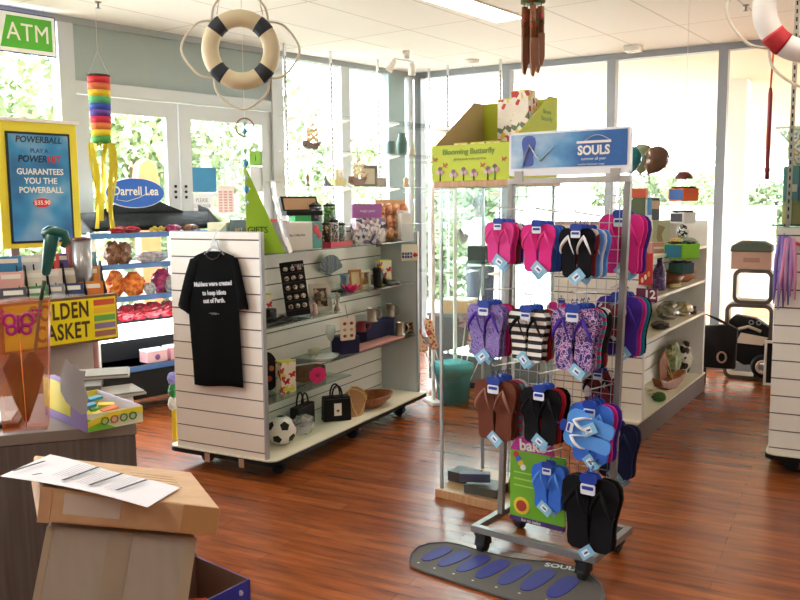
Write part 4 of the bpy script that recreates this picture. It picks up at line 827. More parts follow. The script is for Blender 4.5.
# hooks of fishing wire by the header
# ------------------------------------------------------------------ window display shelving (door wall side)
Gs = Lw  # frame: x negative left of the corner, y negative indoors
SHB = [('a', -.30)]
def wsx(px, y=-.3): return Lw.l(NP(px, 200, Lw.w(0, y, 0), 42.5)).x
def wpz(px, py, y=-.3): return NP(px, py, Lw.w(0, y, 0), 42.5).z
t = thing('window_shelving', 'glass shelving on slotted chrome uprights in front of the left window', 'shelving', Lw.w(wsx(333), -.33, 0), Lw.rz)
x0 = wsx(333); xsu = [wsx(p) for p in (288, 333, 379)]+[-.12]
for x in xsu:
    MB(TR(x-x0, .03, 0)).box(-.011, .011, -.008, .008, 0, CH, mat('d4d4d2', .35, .5)).obj('upright', t)
    sl = MB(TR(x-x0, .0215, 0))
    for k in range(42): sl.box(-.004, .004, -.001, .0003, 1.1+.042*k, 1.122+.042*k, BLK)
    o = sl.obj('slots', t); o['kind'] = 'stuff'
SHZ = [wpz(340, 121), wpz(330, 153.5), wpz(350, 187.5), wpz(350, 187.5)-.35]
for z in SHZ:
    s = MB().box(xsu[0]-x0-.1, xsu[-1]-x0-.02, -.34, .018, z-.01, z, GLX).obj('glass_shelf', t)
    for x in xsu: MB(TR(x-x0, 0, z-.0105)).prism([(.02, 0), (-.25, 0), (-.25, -.008), (.02, -.05)], -.006, .006, WHITE, YZ).obj('bracket', s)
def on(px, k, y=-.5):
    z = SHZ[k]; a, c_ = -2.6, .3
    for _ in range(40):
        m_ = (a+c_)/2; v = Lw.w(m_, y, z)-O; x = 400+FPX*v.dot(cr)/v.dot(fw)
        if x < px: a = m_
        else: c_ = m_
    return Lw.w(a, y, z)
def ship(p, rz, s, hull, sail, label):
    t = thing('model_ship', label, 'model ship', p, rz, 'model sailing ships')
    MB().prism([(-.09*s, .075*s), (-.1*s, .03*s), (-.05*s, .012*s), (.05*s, .012*s), (.085*s, .05*s), (.1*s, .075*s), (0, .055*s)], -.018*s, .018*s, mat(hull, .5), XZ).box(-.02*s, .02*s, -.02*s, .02*s, 0, .014*s, mat(hull)).obj('hull', t, .003)
    for x, h in ((-.05, .15), (.0, .2), (.045, .16)):
        ms = MB().tube([(x*s, 0, .05*s), (x*s, 0, h*s+.03*s)], .0035*s, mat('7a5a3a'), 6).obj('mast', t)
        for j in range(3):
            w_ = (.032-.006*j)*s; z_ = (.075+j*.04)*s*h/.17
            MB().add([((x-0)*s-w_, -.004, z_), (x*s+w_, -.004, z_), (x*s+w_*.85, -.018*s, z_+.018*s), (x*s+w_*.8, -.004, z_+.034*s), (x*s-w_*.8, -.004, z_+.034*s), (x*s-w_*.85, -.018*s, z_+.018*s), (x*s, 0, z_+.017*s)], [(0, 1, 2, 5), (5, 2, 3, 4), (0, 5, 6), (1, 6, 2), (4, 3, 6), (5, 4, 6), (3, 2, 6), (0, 6, 1)], mat(sail, .6)).obj('sail', ms)
    MB().tube([(.09*s, 0, .07*s), (.14*s, 0, .1*s)], .003*s, mat('7a5a3a'), 6).obj('bowsprit', t)
ship(on(312, 1), Lw.rz+.2, 1.15, '5a3a2c', 'd8b890', 'model sailing ship with brown hull on the upper left window shelf')
ship(on(358, 2), Lw.rz+.2, 1.3, '6e4a34', 'dcc8ac', 'model sailing ship with tan sails on the lower window shelf')
TEA = mat('4d6e68', .4)
solo(MB().lathe([(.035, 0), (.04, .01), (.043, .1), (.038, .13), (.03, .13), (.0001, .02)], TEA, None, 20), 'vase', 'short teal vase on the window shelf, left of the taller one', 'vase', on(391, 1), 0)
solo(MB().lathe([(.04, 0), (.05, .04), (.056, .12), (.04, .175), (.032, .19), (.042, .215), (.03, .215), (.0001, .02)], TEA, None, 22), 'vase', 'tall teal vase with a flared neck on the window shelf', 'vase', on(402, 1), 0)
solo(MB().lathe([(.045, 0), (.04, .02), (.02, .09), (.0001, .1)], mat('cfc0a4', .5), TR(0, 0, 0), 14, 1, .6), 'seashell', 'cream cone shell ornament right of the teal vases', 'ornament', on(412, 1), .3)
solo(MB().lathe([(.02, 0), (.022, .01), (.008, .03), (.016, .06), (.014, .09), (.004, .11), (.006, .13), (.0001, .15)], mat('8a6a50', .4), None, 14), 'figurine', 'slim brown figurine at the left end of the lower window shelf', 'figurine', on(308, 2), 0)
t = thing('bird_ornament', 'small dark grey bird ornament on the lower window shelf', 'ornament', on(327, 2), Lw.rz); MB().prism([(-.02, .1), (-.012, .075), (.01, .05), (.05, .0), (.06, .005), (.03, .0), (-.03, 0), (-.03, .02), (-.02, .04), (-.024, .07)], -.012, .012, mat('4a4a4e', .4), XZ).obj('body', t, .004)
t = thing('mantel_clock', 'cream and yellow mantel clock on the lower window shelf', 'clock', on(341, 2), Lw.rz)
MB().box(-.07, .07, 0, .05, 0, .07, mat('d8cc8c', .5)).box(-.05, .05, .005, .045, .07, .16, mat('e0d8b0', .5)).obj('case', t, .004); MB().lathe([(.036, 0), (.034, .006), (.0001, .006)], mat('f4f2ea', .3), TR(0, .004, .115, math.pi/2)).obj('dial', t); MB().box(-.001, .001, -.005, -.003, .11, .135, BLK).box(0, .02, -.005, -.003, .114, .116, BLK).obj('hands', t)
frame(on(371, 2), Lw.rz-.6, .16, .21, mat('7a756c', .5), mat('c8bca4', .5), 'large grey picture frame standing on the lower window shelf', .03, grp='picture frames on the window shelf', lean=.1)
frame(on(382, 2, -.55), Lw.rz-.5, .1, .09, mat('8a7a6c', .5), mat('a8a094', .5), 'small brown picture frame leaning on the lower window shelf', .012, grp='picture frames on the window shelf')
solo(MB().lathe([(.03, 0), (.035, .02), (.02, .05), (.03, .08), (.012, .1), (.0001, .11)], mat('b89a78', .5), None, 14), 'figurine', 'stout tan figurine at the right end of the lower window shelf', 'figurine', on(406, 2, -.45), 0)
# back wall side shelving by the corner
t = thing('window_shelving', 'glass shelving on slotted chrome uprights in the corner of the back window', 'shelving', Wf.w(.5, -.33, 0), Wf.rz)
for px in (448, 500):
    x = Wf.l(NP(px, 200, Wf.w(0, -.3, 0), 120)).x-.5
    MB(TR(x, .03, 0)).box(-.011, .011, -.008, .008, 0, CH, mat('d4d4d2', .35, .5)).obj('upright', t)
    sl = MB(TR(x, .0215, 0))
    for k in range(42): sl.box(-.004, .004, -.001, .0003, 1.1+.042*k, 1.122+.042*k, BLK)
    o = sl.obj('slots', t); o['kind'] = 'stuff'
for py in (130, 163, 192, 268):
    z = NP(430, py, Wf.w(0, -.3, 0), 120).z; s = MB().box(-.28, .42, -.34, .018, z-.01, z, GLX).obj('glass_shelf', t)
    for px in (448, 500):
        x = Wf.l(NP(px, 200, Wf.w(0, -.3, 0), 120)).x-.5; MB(TR(x, 0, z-.0105)).prism([(.02, 0), (-.25, 0), (-.25, -.008), (.02, -.05)], -.006, .006, WHITE, YZ).obj('bracket', s)
# person outside
def person(p, rz):
    t = thing('person', 'person with short dark hair in a white shirt standing outside the back window', 'person', p, rz)
    SK = mat('3a261c', .6)
    J = [((0, 0, .95), .13), ((0, 0, 1.15), .12), ((0, 0, 1.38), .14), ((0, 0, 1.5), .055), ((0, -.01, 1.6), .085), ((0, -.01, 1.7), .075)]
    E_ = [(0, 1), (1, 2), (2, 3), (3, 4), (4, 5)]
    def chain(r_, pts):
        k = r_
        for q_, rr in pts: J.append((q_, rr)); E_.append((k, len(J)-1)); k = len(J)-1
    for s_ in (-1, 1): chain(0, [((s_*.1, 0, .85), .09), ((s_*.11, -.01, .48), .06), ((s_*.11, .01, .1), .042), ((s_*.12, -.12, .04), .04)])
    chain(2, [((-.19, 0, 1.4), .06), ((-.32, -.1, 1.2), .045), ((-.46, -.25, 1.33), .035), ((-.52, -.3, 1.36), .03)])
    chain(2, [((.19, 0, 1.4), .06), ((.25, .0, 1.12), .045), ((.2, -.2, 1.0), .035), ((.17, -.27, .99), .03)])
    me = bpy.data.meshes.new('body'); me.from_pydata([j[0] for j in J], E_, []); me.materials.append(SK); o = bpy.data.objects.new('body', me); C.objects.link(o); o.parent = t
    sk = o.modifiers.new('skin', 'SKIN'); sk.use_smooth_shade = True
    for i, j in enumerate(J): me.skin_vertices[0].data[i].radius = (j[1], j[1]*.85)
    me.skin_vertices[0].data[0].use_root = True; o.modifiers.new('sub', 'SUBSURF').levels = 1
    MB().lathe([(.17, .88), (.16, 1.0), (.15, 1.15), (.185, 1.36), (.15, 1.44), (.07, 1.5), (.055, 1.5)], mat('f2f2f0', .8), None, 20, 1, .72).obj('shirt', t)
    for s_, a, b_ in ((-1, (-.17, 0, 1.41), (-.27, -.06, 1.27)), (1, (.17, 0, 1.41), (.23, 0, 1.24))): MB().tube([a, b_], [.08, .068], mat('f2f2f0', .8), 12).obj('sleeve', t)
    MB().lathe([(.16, .9), (.17, .8), (.15, .72), (.0001, .7)], mat('2c3040', .8), None, 16, 1, .72).obj('shorts', t)
    for s_ in (-1, 1): MB().tube([(s_*.1, 0, .86), (s_*.11, -.01, .45), (s_*.11, .01, .08)], [.105, .08, .065], mat('2c3040', .8), 12).obj('trouser_leg', t)
    MB().ball((0, .015, 1.685), .1, mat('1a1614', .9), 14, None, (.9, 1.05, .95)).obj('hair', t)
    hd = MB()
    for s_ in (-1, 1): hd.ball((s_*.032, -.088, 1.65), .011, BLK, 8)
    hd.obj('eyes', t); MB().ball((0, -.1, 1.62), .014, SK, 8, None, (.8, 1, 1.3)).obj('nose', t); MB().box(-.022, .022, -.09, -.084, 1.58, 1.586, mat('7a3a34')).obj('mouth', t)
q = D(480, 300, 10.8); person((q.x, q.y, -.13), .5)
# ------------------------------------------------------------------ things behind the glass cabinet
q = Z(436, 402, 0)
t = thing('display_post', 'slim white display frame standing behind the white unit', 'stand', (q.x-.02, q.y, 0), .3)
MB().box(-.012, .012, -.012, .012, 0.02, 1.65, mat('f2eeea', .4)).obj('post', t); MB().box(.17, .194, -.012, .012, 0.02, 1.65, mat('f2eeea', .4)).obj('post', t); MB().box(-.012, .194, -.012, .012, 1.65, 1.67, mat('f2eeea', .4)).obj('top_bar', t); MB().box(-.05, .035, -.12, .12, 0, .02, mat('e4e0dc', .4)).obj('foot', t)
q = Z(453, 403, 0)
t = thing('bin', 'teal bin of hand-held pinwheels and banners behind the glass cabinet', 'bin', (q.x, q.y, 0), -.3)
TL = mat('2a8a92', .5)
MB().lathe([(.12, 0), (.15, .3), (.152, .31), (.146, .31), (.115, .01), (.0001, .01)], TL, None, 4).obj('bin_body', t); MB().lathe([(.151, .24), (.162, .235), (.166, .325), (.15, .33)], mat('3aa0a6', .5), None, 4, 1, 1).obj('cloth_rim', t)
def pinw(x, y, ax, ay, c_, lab, kind):
    tt = thing('toy_windmill', lab, 'toy', (q.x+x, q.y+y, .02), 0, 'toys on sticks in the teal bin'); T_ = TR(0, 0, 0, ax, ay)
    MB(T_).tube([(0, 0, 0), (0, 0, .66)], .005, mat('e8e8e8'), 8).obj('stick', tt)
    if kind: MB(T_).prism([(-.028, .42), (.028, .42), (.034, .64), (0, .68), (-.034, .64)], -.006, .006, pat('spots', (c_, 'e8c8a0', 'b84a3a'), 30), XZ).obj('banner', tt)
    else:
        for k in range(5): a = k*1.2566; MB(T_).add([(0, -.012, .64), (.07*math.cos(a), -.012, .64+.07*math.sin(a)), (.05*math.cos(a+.7), -.025, .64+.05*math.sin(a+.7)), (0, -.002, .64)], [(0, 1, 2), (0, 2, 3), (1, 3, 2), (0, 3, 1)], mat(c_, .4)).obj('vane', tt)
pinw(-.06, 0, 0, -.38, 'c87a5a', 'red and tan patterned banner stick leaning left out of the teal bin, leftmost', 1)
pinw(-.03, .02, 0, -.26, 'd0563c', 'red topped banner stick beside the leftmost in the teal bin', 1)
pinw(.03, 0, .1, .1, 'd8a0b0', 'pink pinwheel on a stick in the teal bin', 0)
pinw(.04, .03, 0, .22, '5c8a3c', 'green patterned banner stick in the middle of the teal bin', 1)
pinw(.06, -.02, 0, .42, '2c6a9a', 'blue patterned banner stick leaning right out of the teal bin', 1)
q = D(447, 330, 7.2)
t = thing('low_cabinet', 'dark grey low cabinet by the back window behind the glass cabinet', 'cabinet', (q.x, q.y, 0), Wf.rz)
MB().box(-.1, .9, -.15, .25, .06, .6, mat('5c5e5e', .5)).obj('body', t, .004); MB().box(-.11, .91, -.16, .26, .6, .63, mat('7a7c7a', .4)).obj('top', t); MB().box(-.05, .85, -.1, .2, 0, .06, BLK).obj('plinth', t)
t2 = thing('wooden_box', 'pale timber box on the dark grey low cabinet', 'box', t.location+Wf.X*.12+V((0, 0, .63)), Wf.rz); MB().box(-.12, .12, -.1, .1, 0, .1, PINE).obj('box_body', t2, .003); MB().box(-.125, .125, -.105, .105, .1, .115, mat('d8d0b8')).obj('lid', t2)
# wooden bird with outspread wings
q = D(463, 297, 4.4)
t = thing('winged_ornament', 'painted wooden bird with outspread wings inside the glass cabinet', 'ornament', (q.x, q.y, q.z-.02), -.6)
MB().ball((0, 0, .0), .03, mat('c8b48a'), 10, None, (.5, 1.6, .6)).obj('body', t)
for s_ in (-1, 1): MB().add([(0, -.02, .005), (s_*.06, -.03, .02), (s_*.13, -.01, .03), (s_*.06, .035, .012), (0, .02, .005), (s_*.06, 0, .026), (s_*.06, 0, .008)], [(0, 1, 5), (1, 2, 5), (2, 3, 5), (3, 4, 5), (4, 0, 5), (1, 0, 6), (2, 1, 6), (3, 2, 6), (4, 3, 6), (0, 4, 6)], pat('noise', ('7a6a40', 'c8b888', '98a060', 'd8c8a0'), 25)).obj('wing', t)
birdt = t
# ------------------------------------------------------------------ glass cabinet
Cf = Fr(Z(440, 491, .03), 127)
cw_, cd_ = .46, .45
t = thing('glass_cabinet', 'tall glass cabinet with pale timber base and top beside the footwear stand', 'cabinet', Cf.w(0, 0, 0), Cf.rz)
MB().box(-.02, cw_, -.02, cd_, 0, .045, PINE).obj('base', t, .003)
MB().box(-.02, cw_, -.02, cd_, 1.63, 1.66, PINE).obj('top', t, .003)
for x, y in ((0, 0), (cw_-.035, 0), (0, cd_-.035), (cw_-.035, cd_-.035)): MB().box(x, x+.014, y, y+.014, .045, 1.63, mat('b8c0c0', .3, .4)).obj('corner_post', t)
MB().box(.014, cw_-.035, .004, .009, .045, 1.63, GL).obj('glass_pane', t); MB().box(.004, .009, .014, cd_-.035, .045, 1.63, GL).obj('glass_pane', t)
MB().box(cw_-.03, cw_-.025, .014, cd_-.035, .045, 1.63, GL).obj('glass_pane', t); MB().box(.014, cw_-.035, cd_-.03, cd_-.025, .045, 1.63, GL).obj('glass_pane', t)
ZS = [NP(440, p, Cf.o, 127).z for p in (262, 352)]
for z in ZS: MB().box(.012, cw_-.033, .012, cd_-.033, z-.006, z, GLS).obj('glass_shelf', t)
birdt.location = Cf.w(.2, .15, ZS[1]+.22)
MB().tube([(0, 0, -.22), (0, 0, 0)], .004, STEEL, 6).lathe([(.04, -.22), (.035, -.212), (.0001, -.21)], PINE, None, 16).obj('stand', birdt)
def cat_item(px, py, z, y, w, d, h, m, lab, name='case', cat='case', rz=0.0, lid=None, band=None):
    p = Z(px, py, z); l_ = Cf.l(p); return cbox(name, lab, Cf.w(l_.x, l_.y, z), Cf.rz+rz, w, d, h, m, cat, bev=.003, lid=lid, band=band)
cat_item(459, 483, .046, 0, .15, .12, .055, mat('3a3634', .5), 'flat black box at the left on the cabinet base', 'black_box', 'box')
cat_item(480, 496, .046, 0, .19, .15, .045, mat('4a4640', .5), 'wide dark grey box at the front of the cabinet base', 'grey_box', 'box', .1)
t = cat_item(475, 482.5, .105, 0, .16, .05, .045, mat('53587a', .5), 'blue packet lying across the two dark boxes', 'blue_packet', 'packet', .55)
t = thing('gold_jar', 'small gold tin at the right on the cabinet base', 'tin', Cf.w(.36, .17, .046)); MB().lathe([(.035, 0), (.037, .004), (.037, .07), (.034, .075), (.0001, .076)], mat('a8904a', .35, .5), None, 18).obj('tin', t)
for px, w_, h, m, lab in ((456, .1, .075, mat('3a4a46', .5), 'dark green tin box on the upper shelf of the glass cabinet'), (473, .12, .05, mat('8fb0a0', .5), 'pale green flat box on the upper shelf of the glass cabinet')):
    v = Cf.w(.1 if px < 460 else .25, .2, ZS[0]); cbox('small_box', lab, v, Cf.rz+.2, w_, .08, h, m, bev=.002)
solo(MB().lathe([(.04, 0), (.05, .02), (.045, .06), (.02, .08), (.0001, .085)], mat('3f4a40', .5), None, 16), 'ornament', 'round dark green ornament on the upper shelf of the glass cabinet', 'ornament', Cf.w(.36, .25, ZS[0]), 0)
cbox('card_box', 'grey flat packet on the lower shelf of the glass cabinet', Cf.w(.12, .2, ZS[1]), Cf.rz, .14, .14, .03, mat('c8c8c0', .5))
# lime green carton of boxes on top
zt = 1.661
bx = Z(437, 180, zt)
Df = Fr(Cf.w(-.035, -.01, 0), 127); LG = pat('spots', ('c0cf3e', 'c4d246', 'c4d246', 'c4d246'), 9, .6)
LG = mat('c3d33c', .6, 0, .04); wD = .45; dD = .5; h1 = .165; h2 = .43
q1 = NP(437, 146, Df.o, 127).z-zt
h1 = q1
t = thing('counter_display', 'lime green stepped cardboard carton of gift boxes on top of the glass cabinet', 'display carton', Df.w(0, 0, zt), Df.rz)
side = [(0, 0), (dD, 0), (dD, h2), (dD-.1, h2), (.02, h1), (0, h1)]
MB().box(0, wD, 0, .005, 0, h1, LG).obj('front_panel', t); MB().box(0, wD, dD-.005, dD, 0, h2, LG).obj('back_panel', t)
MB().box(0.005, wD-.005, .005, dD-.005, 0, .004, LG).obj('bottom_panel', t)
o = MB().prism(side, .0, .002, LG, YZ).prism(side, .002, .005, mat('bfa878', .7), YZ).obj('side_panel', t)
o = MB().prism(side, wD-.005, wD-.002, mat('bfa878', .7), YZ).prism(side, wD-.002, wD, LG, YZ).obj('side_panel', t)
text(t, 'lettering', 'Blooming Butterfly', .04, mat('7a9c30'), (wD*.48, -.002, h1-.035), off=.0005); text(t, 'lettering', 'grow your own garden', .02, mat('a8b850'), (wD*.5, -.002, h1-.07))
rnd = random.Random(4)
for k, (x, z_) in enumerate(((.05, .035), (.13, .02), (.19, .03), (.25, .02), (.33, .03), (.37, .04))):
    f = MB().tube([(x, -.002, .0), (x, -.002, z_+.03)], .003, mat('5a8a3a'), 6).obj('printed_plant', t)
    for j in range(3): MB().prism(circ(.012, 8, x+(j-1)*.012, z_+.015*(j % 2)+.01), -.004, -.0015, mat(('d8c0c0', '8a6a70', 'c8a0b0')[j], .6), XZ).obj('printed_bloom', f)
for x, z_ in ((.02, .11), (.42, .1), (.08, .08), (.3, .075)): MB().prism([(0, 0), (.012, .01), (.014, -.002), (.004, -.006), (.012, -.014), (-.004, -.008), (-.012, -.012), (-.008, 0), (-.012, .012)], -.003, -.0005, mat('c85a3a'), TR(x, 0, z_) @ XZ).obj('printed_butterfly', t)
text(t, 'lettering', 'Bloom\nButterfly', .035, mat('8aa838'), (wD+.001, dD-.12, h2-.1), rz=math.pi/2); MB().prism(circ(.03, 12, .07, .06, 1, 1.2), wD+.0, wD+.002, mat('a84a50'), YZ).obj('printed_bloom', t)
n = 0
for x, y, z_, lab in ((.22, .36, .12, 'floral gift box standing in the lime carton, leftmost of the tall pair'), (.32, .36, .12, 'floral gift box standing in the lime carton, right of the leftmost one'), (.37, .24, .15, 'floral gift box highest in the lime carton, at its right side')):
    floral_box(Df.w(x, y, zt+.005), Df.rz+.05, .095, .09, .42 if x < .35 else .44, lab, 'floral gift boxes in the lime carton')
for k, (x, lab) in enumerate(((.12, 'white lidded gift box low at the front of the lime carton, left'), (.22, 'white lidded gift box low at the front of the lime carton, middle'), (.31, 'white lidded gift box low at the front of the lime carton, right'))):
    floral_box(Df.w(x, .08, zt+.005), Df.rz, .08, .08, h1+.005, lab, 'floral gift boxes in the lime carton')
# ------------------------------------------------------------------ footwear stand
SL, SR = Z(501, 513, .12), Z(617, 530, .12)
Sf = Fr(SL, 127); WS = .575
def lean(z): return .03*(z-.1)     # the whole rack leans slightly to the right
t = thing('footwear_stand', 'grey metal footwear stand on casters with a blue SOULS sign', 'display stand', Sf.w(0, 0, 0), Sf.rz)
STD = mat('8c8a88', .4, .5, .03); bd0, bd1 = -.2, .19
fl = Sf.l(Z(473.6, 524.9, .12)); fr_ = Sf.l(Z(591.9, 557.9, .12)); xl, xr, yf = fl.x-.01, fr_.x+.01, (fl.y+fr_.y)/2
mb = MB(); mb.box(xl, xr, yf, yf+.03, .09, .12, STD); mb.obj('front_rail', t, .002)
for x in (xl, xr-.03): MB().box(x, x+.03, yf+.03, yf+.4, .09, .12, STD).obj('side_rail', t, .002)
MB().box(xl+.03, xr-.03, yf+.37, yf+.4, .09, .12, STD).obj('rear_rail', t, .002)
for x in (xl+.05, xr-.06):
    for y in (yf+.025, yf+.37): caster(t, x, y, .089, .036)
pxs = (0.0, Sf.l(NP(617, 528, Sf.o, 127)).x-.03)
for x in pxs:
    hx = [(x-.013, -.013, .12), (x+.013, -.013, .12), (x+.013, .013, .12), (x-.013, .013, .12)]
    MB().hexa(hx+[(a+lean(1.63), b_, 1.63) for a, b_, _ in hx], STD).obj('post', t, .002)
l0 = lean(1.63); MB().box(pxs[0]+l0-.013, pxs[1]+l0+.013, -.014, .014, 1.63, 1.655, mat('b0aca4', .4, .4)).obj('top_rail', t, .002)
WIR = mat('b4b4b4', .4, .4)
g = MB()
for k in range(12):
    x = pxs[0]+.03+k*(pxs[1]-pxs[0]-.06)/11; g.tube([(x+lean(.3), 0, .3), (x+lean(1.62), 0, 1.62)], .0017, WIR, 5)
for k in range(24):
    z = .31+k*.055; g.tube([(pxs[0]+lean(z), .004, z), (pxs[1]+lean(z), .004, z)], .0017, WIR, 5)
o = g.obj('wire_grid', t)
# header sign
sx0, sx1 = pxs[0]+l0-.008, pxs[1]+l0+.01; sz0, sz1 = 1.665, 1.665+.185
sgn = MB().prism(rrect(sx1-sx0, sz1-sz0, .012, 3, (sx0+sx1)/2, (sz0+sz1)/2), -.012, .012, mat('e8eaee', .4), XZ).obj('header_sign', t)
def sky_mat():
    m, nt, b_ = newmat('sign_print'); N = nt.nodes; L = nt.links; tc = N.new('ShaderNodeTexCoord'); mp = N.new('ShaderNodeMapping'); mp.inputs['Scale'].default_value = (2, 2, 3); L.new(tc.outputs['Object'], mp.inputs[0]); g = N.new('ShaderNodeTexNoise'); g.inputs['Scale'].default_value = 2.6; g.inputs['Detail'].default_value = 4; L.new(mp.outputs[0], g.inputs[0])
    sp = N.new('ShaderNodeSeparateXYZ'); L.new(tc.outputs['Object'], sp.inputs[0]); mr = N.new('ShaderNodeMapRange'); mr.inputs[1].default_value = sx0+.1; mr.inputs[2].default_value = sx1-.15; mr.inputs[3].default_value = .28; mr.inputs[4].default_value = -.35; L.new(sp.outputs[0], mr.inputs[0])
    ad = N.new('ShaderNodeMath'); L.new(g.outputs['Fac'], ad.inputs[0]); L.new(mr.outputs[0], ad.inputs[1]); rp = N.new('ShaderNodeValToRGB'); e = rp.color_ramp.elements; e[0].position = .2; e[0].color = lin('2c62a4'); e[1].position = .85; e[1].color = lin('c8dae6'); q_ = e.new(.5); q_.color = lin('5a98c8')
    L.new(ad.outputs[0], rp.inputs[0]); L.new(rp.outputs[0], b_.inputs['Base Color']); b_.inputs['Roughness'].default_value = .35; return m
MB().box(sx0+.012, sx1-.012, -.0145, -.0125, sz0+.032, sz1-.01, sky_mat()).obj('printed_panel', sgn)
xw = sx1-.155; text(sgn, 'lettering', 'SOULS', .052, WHITE, (xw, -.0155, sz0+.095), off=.0018, sx=.92)
MB().box(xw-.075, xw+.075, -.0165, -.0148, sz0+.125, sz0+.135, WHITE).tube([(xw-.04+.0*k+.11*k/8, -.0158, sz0+.135+.022*math.sin(math.pi*k/8)) for k in range(9)], .003, WHITE, 6, flat=.3).obj('wave_emblem', sgn)
text(sgn, 'lettering', 'summer all year', .017, mat('dce8f2'), (xw, -.0155, sz0+.062)); text(sgn, 'lettering', 'comfort footwear range', .012, mat('c8d8ea'), (xw-.01, -.0155, sz0+.04))
def sole_poly(L, w=1.0, side=1):
    h = [(0, 0), (.10, .012), (.15, .06), (.158, .16), (.145, .3), (.155, .45), (.19, .62), (.212, .76), (.19, .9), (.125, .975), (.03, 1.0), (-.07, .985), (-.145, .92), (-.178, .79), (-.165, .62), (-.135, .45), (-.13, .3), (-.145, .16), (-.135, .06), (-.09, .012)]
    return [(side*a*L*w, (b_-1)*L) for a, b_ in h]
fx = sx0+.125
MB().prism([(fx-.03+a*1.25, sz0+.17+b_*1.05) for a, b_ in sole_poly(.125, 1.1)], -.016, -.0148, mat('3d56a8', .4), XZ).obj('printed_thong', sgn)
MB().tube([(fx-.055, -.0165, sz0+.035), (fx-.045, -.0165, sz0+.08), (fx-.022, -.0165, sz0+.13), (fx+.01, -.0165, sz0+.08), (fx+.03, -.0165, sz0+.06), (fx+.09, -.0165, sz0+.12)], [.004, .008, .009, .009, .008, .003], mat('e4eef2', .4), 6, flat=.3).obj('printed_splash', sgn)
for x in (sx0+.05, sx1-.06): MB().box(x-.02, x+.02, -.018, -.0125, 1.64, sz0+.02, mat('a8a49c', .4, .3)).obj('clip', t)
STANDROOT = t
# pairs of thongs
ZEB = pat('wave', ('4a2f90', 'c8bce0', '54389c', '8a74c0'), 30, .7, 'DIAGONAL', 9)
STR = pat('wave', ('f0efe8', '17171b'), 9.5, .7, 'Z'); PPL = pat('noise', ('2e2470', '2e2470', 'd0a0c8', '3a2c80', 'c8a8d0', '2e2470', '2e2470'), 38, .7)
TST = pat('wave', ('3fa0b0', 'c8487c'), 9, .7, 'Z'); MAR = pat('cells', ('8c1f2c', '2a1c2c', 'e0d4d4', '701a28', '7c1c28'), 24, .7); BWR = pat('cells', ('1a1a1e', '1a1a1e', 'e8e8e8', '8c1f2c', '1a1a1e'), 22, .7)
def K_(h): return mat(h, .8, 0, .06, 20, 0, .2)
PINK = K_('e0348c'); ROSE = K_('e04a98'); BLU = K_('3f74d8'); LBL = K_('5a9ae8'); WHT = K_('e4e6ea'); BLKS = K_('0b0b10'); BRN = K_('6a3a2a'); MAGN = K_('d22c8c'); PUR = K_('4a2f98'); TEAL = K_('1c7c9c'); REDS = K_('b82430'); NAV = K_('20264a')
HB = mat('22409c', .3); CARDB = mat('8cc4e4', .35)
cache = {}
def pair(p, rz, L, sole, strap, label, roll=0, grp=None, tagpos=1, tilt=0, base=None):
    t = thing('thong_pair', label, 'footwear', p, rz, grp); t.rotation_euler = (tilt, roll, rz)
    rnd = random.Random(label)
    gap = .185*L*1.05; th = .05*L
    key = (round(L, 3), id(sole), id(strap))
    for s_ in (-1, 1):
        kk = key+(s_,)
        if kk not in cache:
            T_ = TR(s_*gap, 0, -.045, 0, s_*.05)
            m1 = MB(T_).prism(sole_poly(L, 1.0, s_), -th*.45, th*.2, sole, XZ).prism(sole_poly(L*.995, .99, s_), th*.2, th*.6, base or sole, TR(0, 0, -.001) @ XZ).mesh('sole')
            tx = s_*-.02*L; tp = []
            for k in range(9):
                f = k/8; tp.append((tx+(s_*.15*L-tx)*math.sin(f*1.57), -th*.5-.13*L*math.sin(math.pi*min(.97, f*.9+.05))**.7*.75, -.17*L-(.34*L)*f))
            tq = []
            for k in range(9):
                f = k/8; tq.append((tx+(-s_*.125*L-tx)*math.sin(f*1.57), -th*.5-.13*L*math.sin(math.pi*min(.97, f*.9+.05))**.7*.75, -.17*L-(.36*L)*f))
            m2 = MB(T_).tube(tp[::-1]+tq[1:], [.014*L+.022*L*math.sin(math.pi*k/16) for k in range(17)], strap, 8, flat=.5).mesh('strap')
            cache[kk] = (m1, m2)
        m1, m2 = cache[kk]
        for nm, m_ in (('sole', m1), ('strap', m2)): o = bpy.data.objects.new(nm, m_); C.objects.link(o); o.parent = t
    if 'hg' not in cache:
        cache['hg'] = MB().prism(rrect(.06, .035, .015, 5, 0, -.015), -.004, 0, HB, XZ).prism(rrect(.05, .035, .006, 3, 0, -.05), -.005, -.001, mat('dfe6f0', .4), XZ).prism(rrect(.04, .012, .004, 3, 0, -.045), -.006, -.005, HB, XZ).tube([(0, -.002, 0), (0, -.01, .012), (0, 0, .022), (0, .008, .014)], .002, HB, 6).mesh('hang_card')
        cache['tg'] = MB().prism([(-.032, -.022), (.032, -.022), (.032, .022), (-.032, .022)], -.001, .001, CARDB, XZ).prism([(-.018, -.012), (.012, -.012), (.012, .012), (-.018, .012)], -.0016, -.001, mat('e8f2f8', .4), XZ).prism([(-.01, -.004), (.009, -.004), (.009, .003), (-.01, .003)], -.002, -.0016, HB, XZ).mesh('price_tag')
    o = bpy.data.objects.new('hang_card', cache['hg']); C.objects.link(o); o.parent = t; o.location = (0, -th*.8-.006, -.03); o.scale = (L/.25,)*3
    o['label'] = 'blue and white hanging card'
    if tagpos:
        o = bpy.data.objects.new('price_tag', cache['tg']); C.objects.link(o); o.parent = t; o.location = (rnd.uniform(-.01, .03), -th*.8-.004, -.045-L*(.97+rnd.uniform(-.03, .05))*tagpos); o.rotation_euler = (0, rnd.choice((.7, .85, -.7, .6)), 0); o['label'] = 'pale blue price tag'
    return t
PEGS = MB()
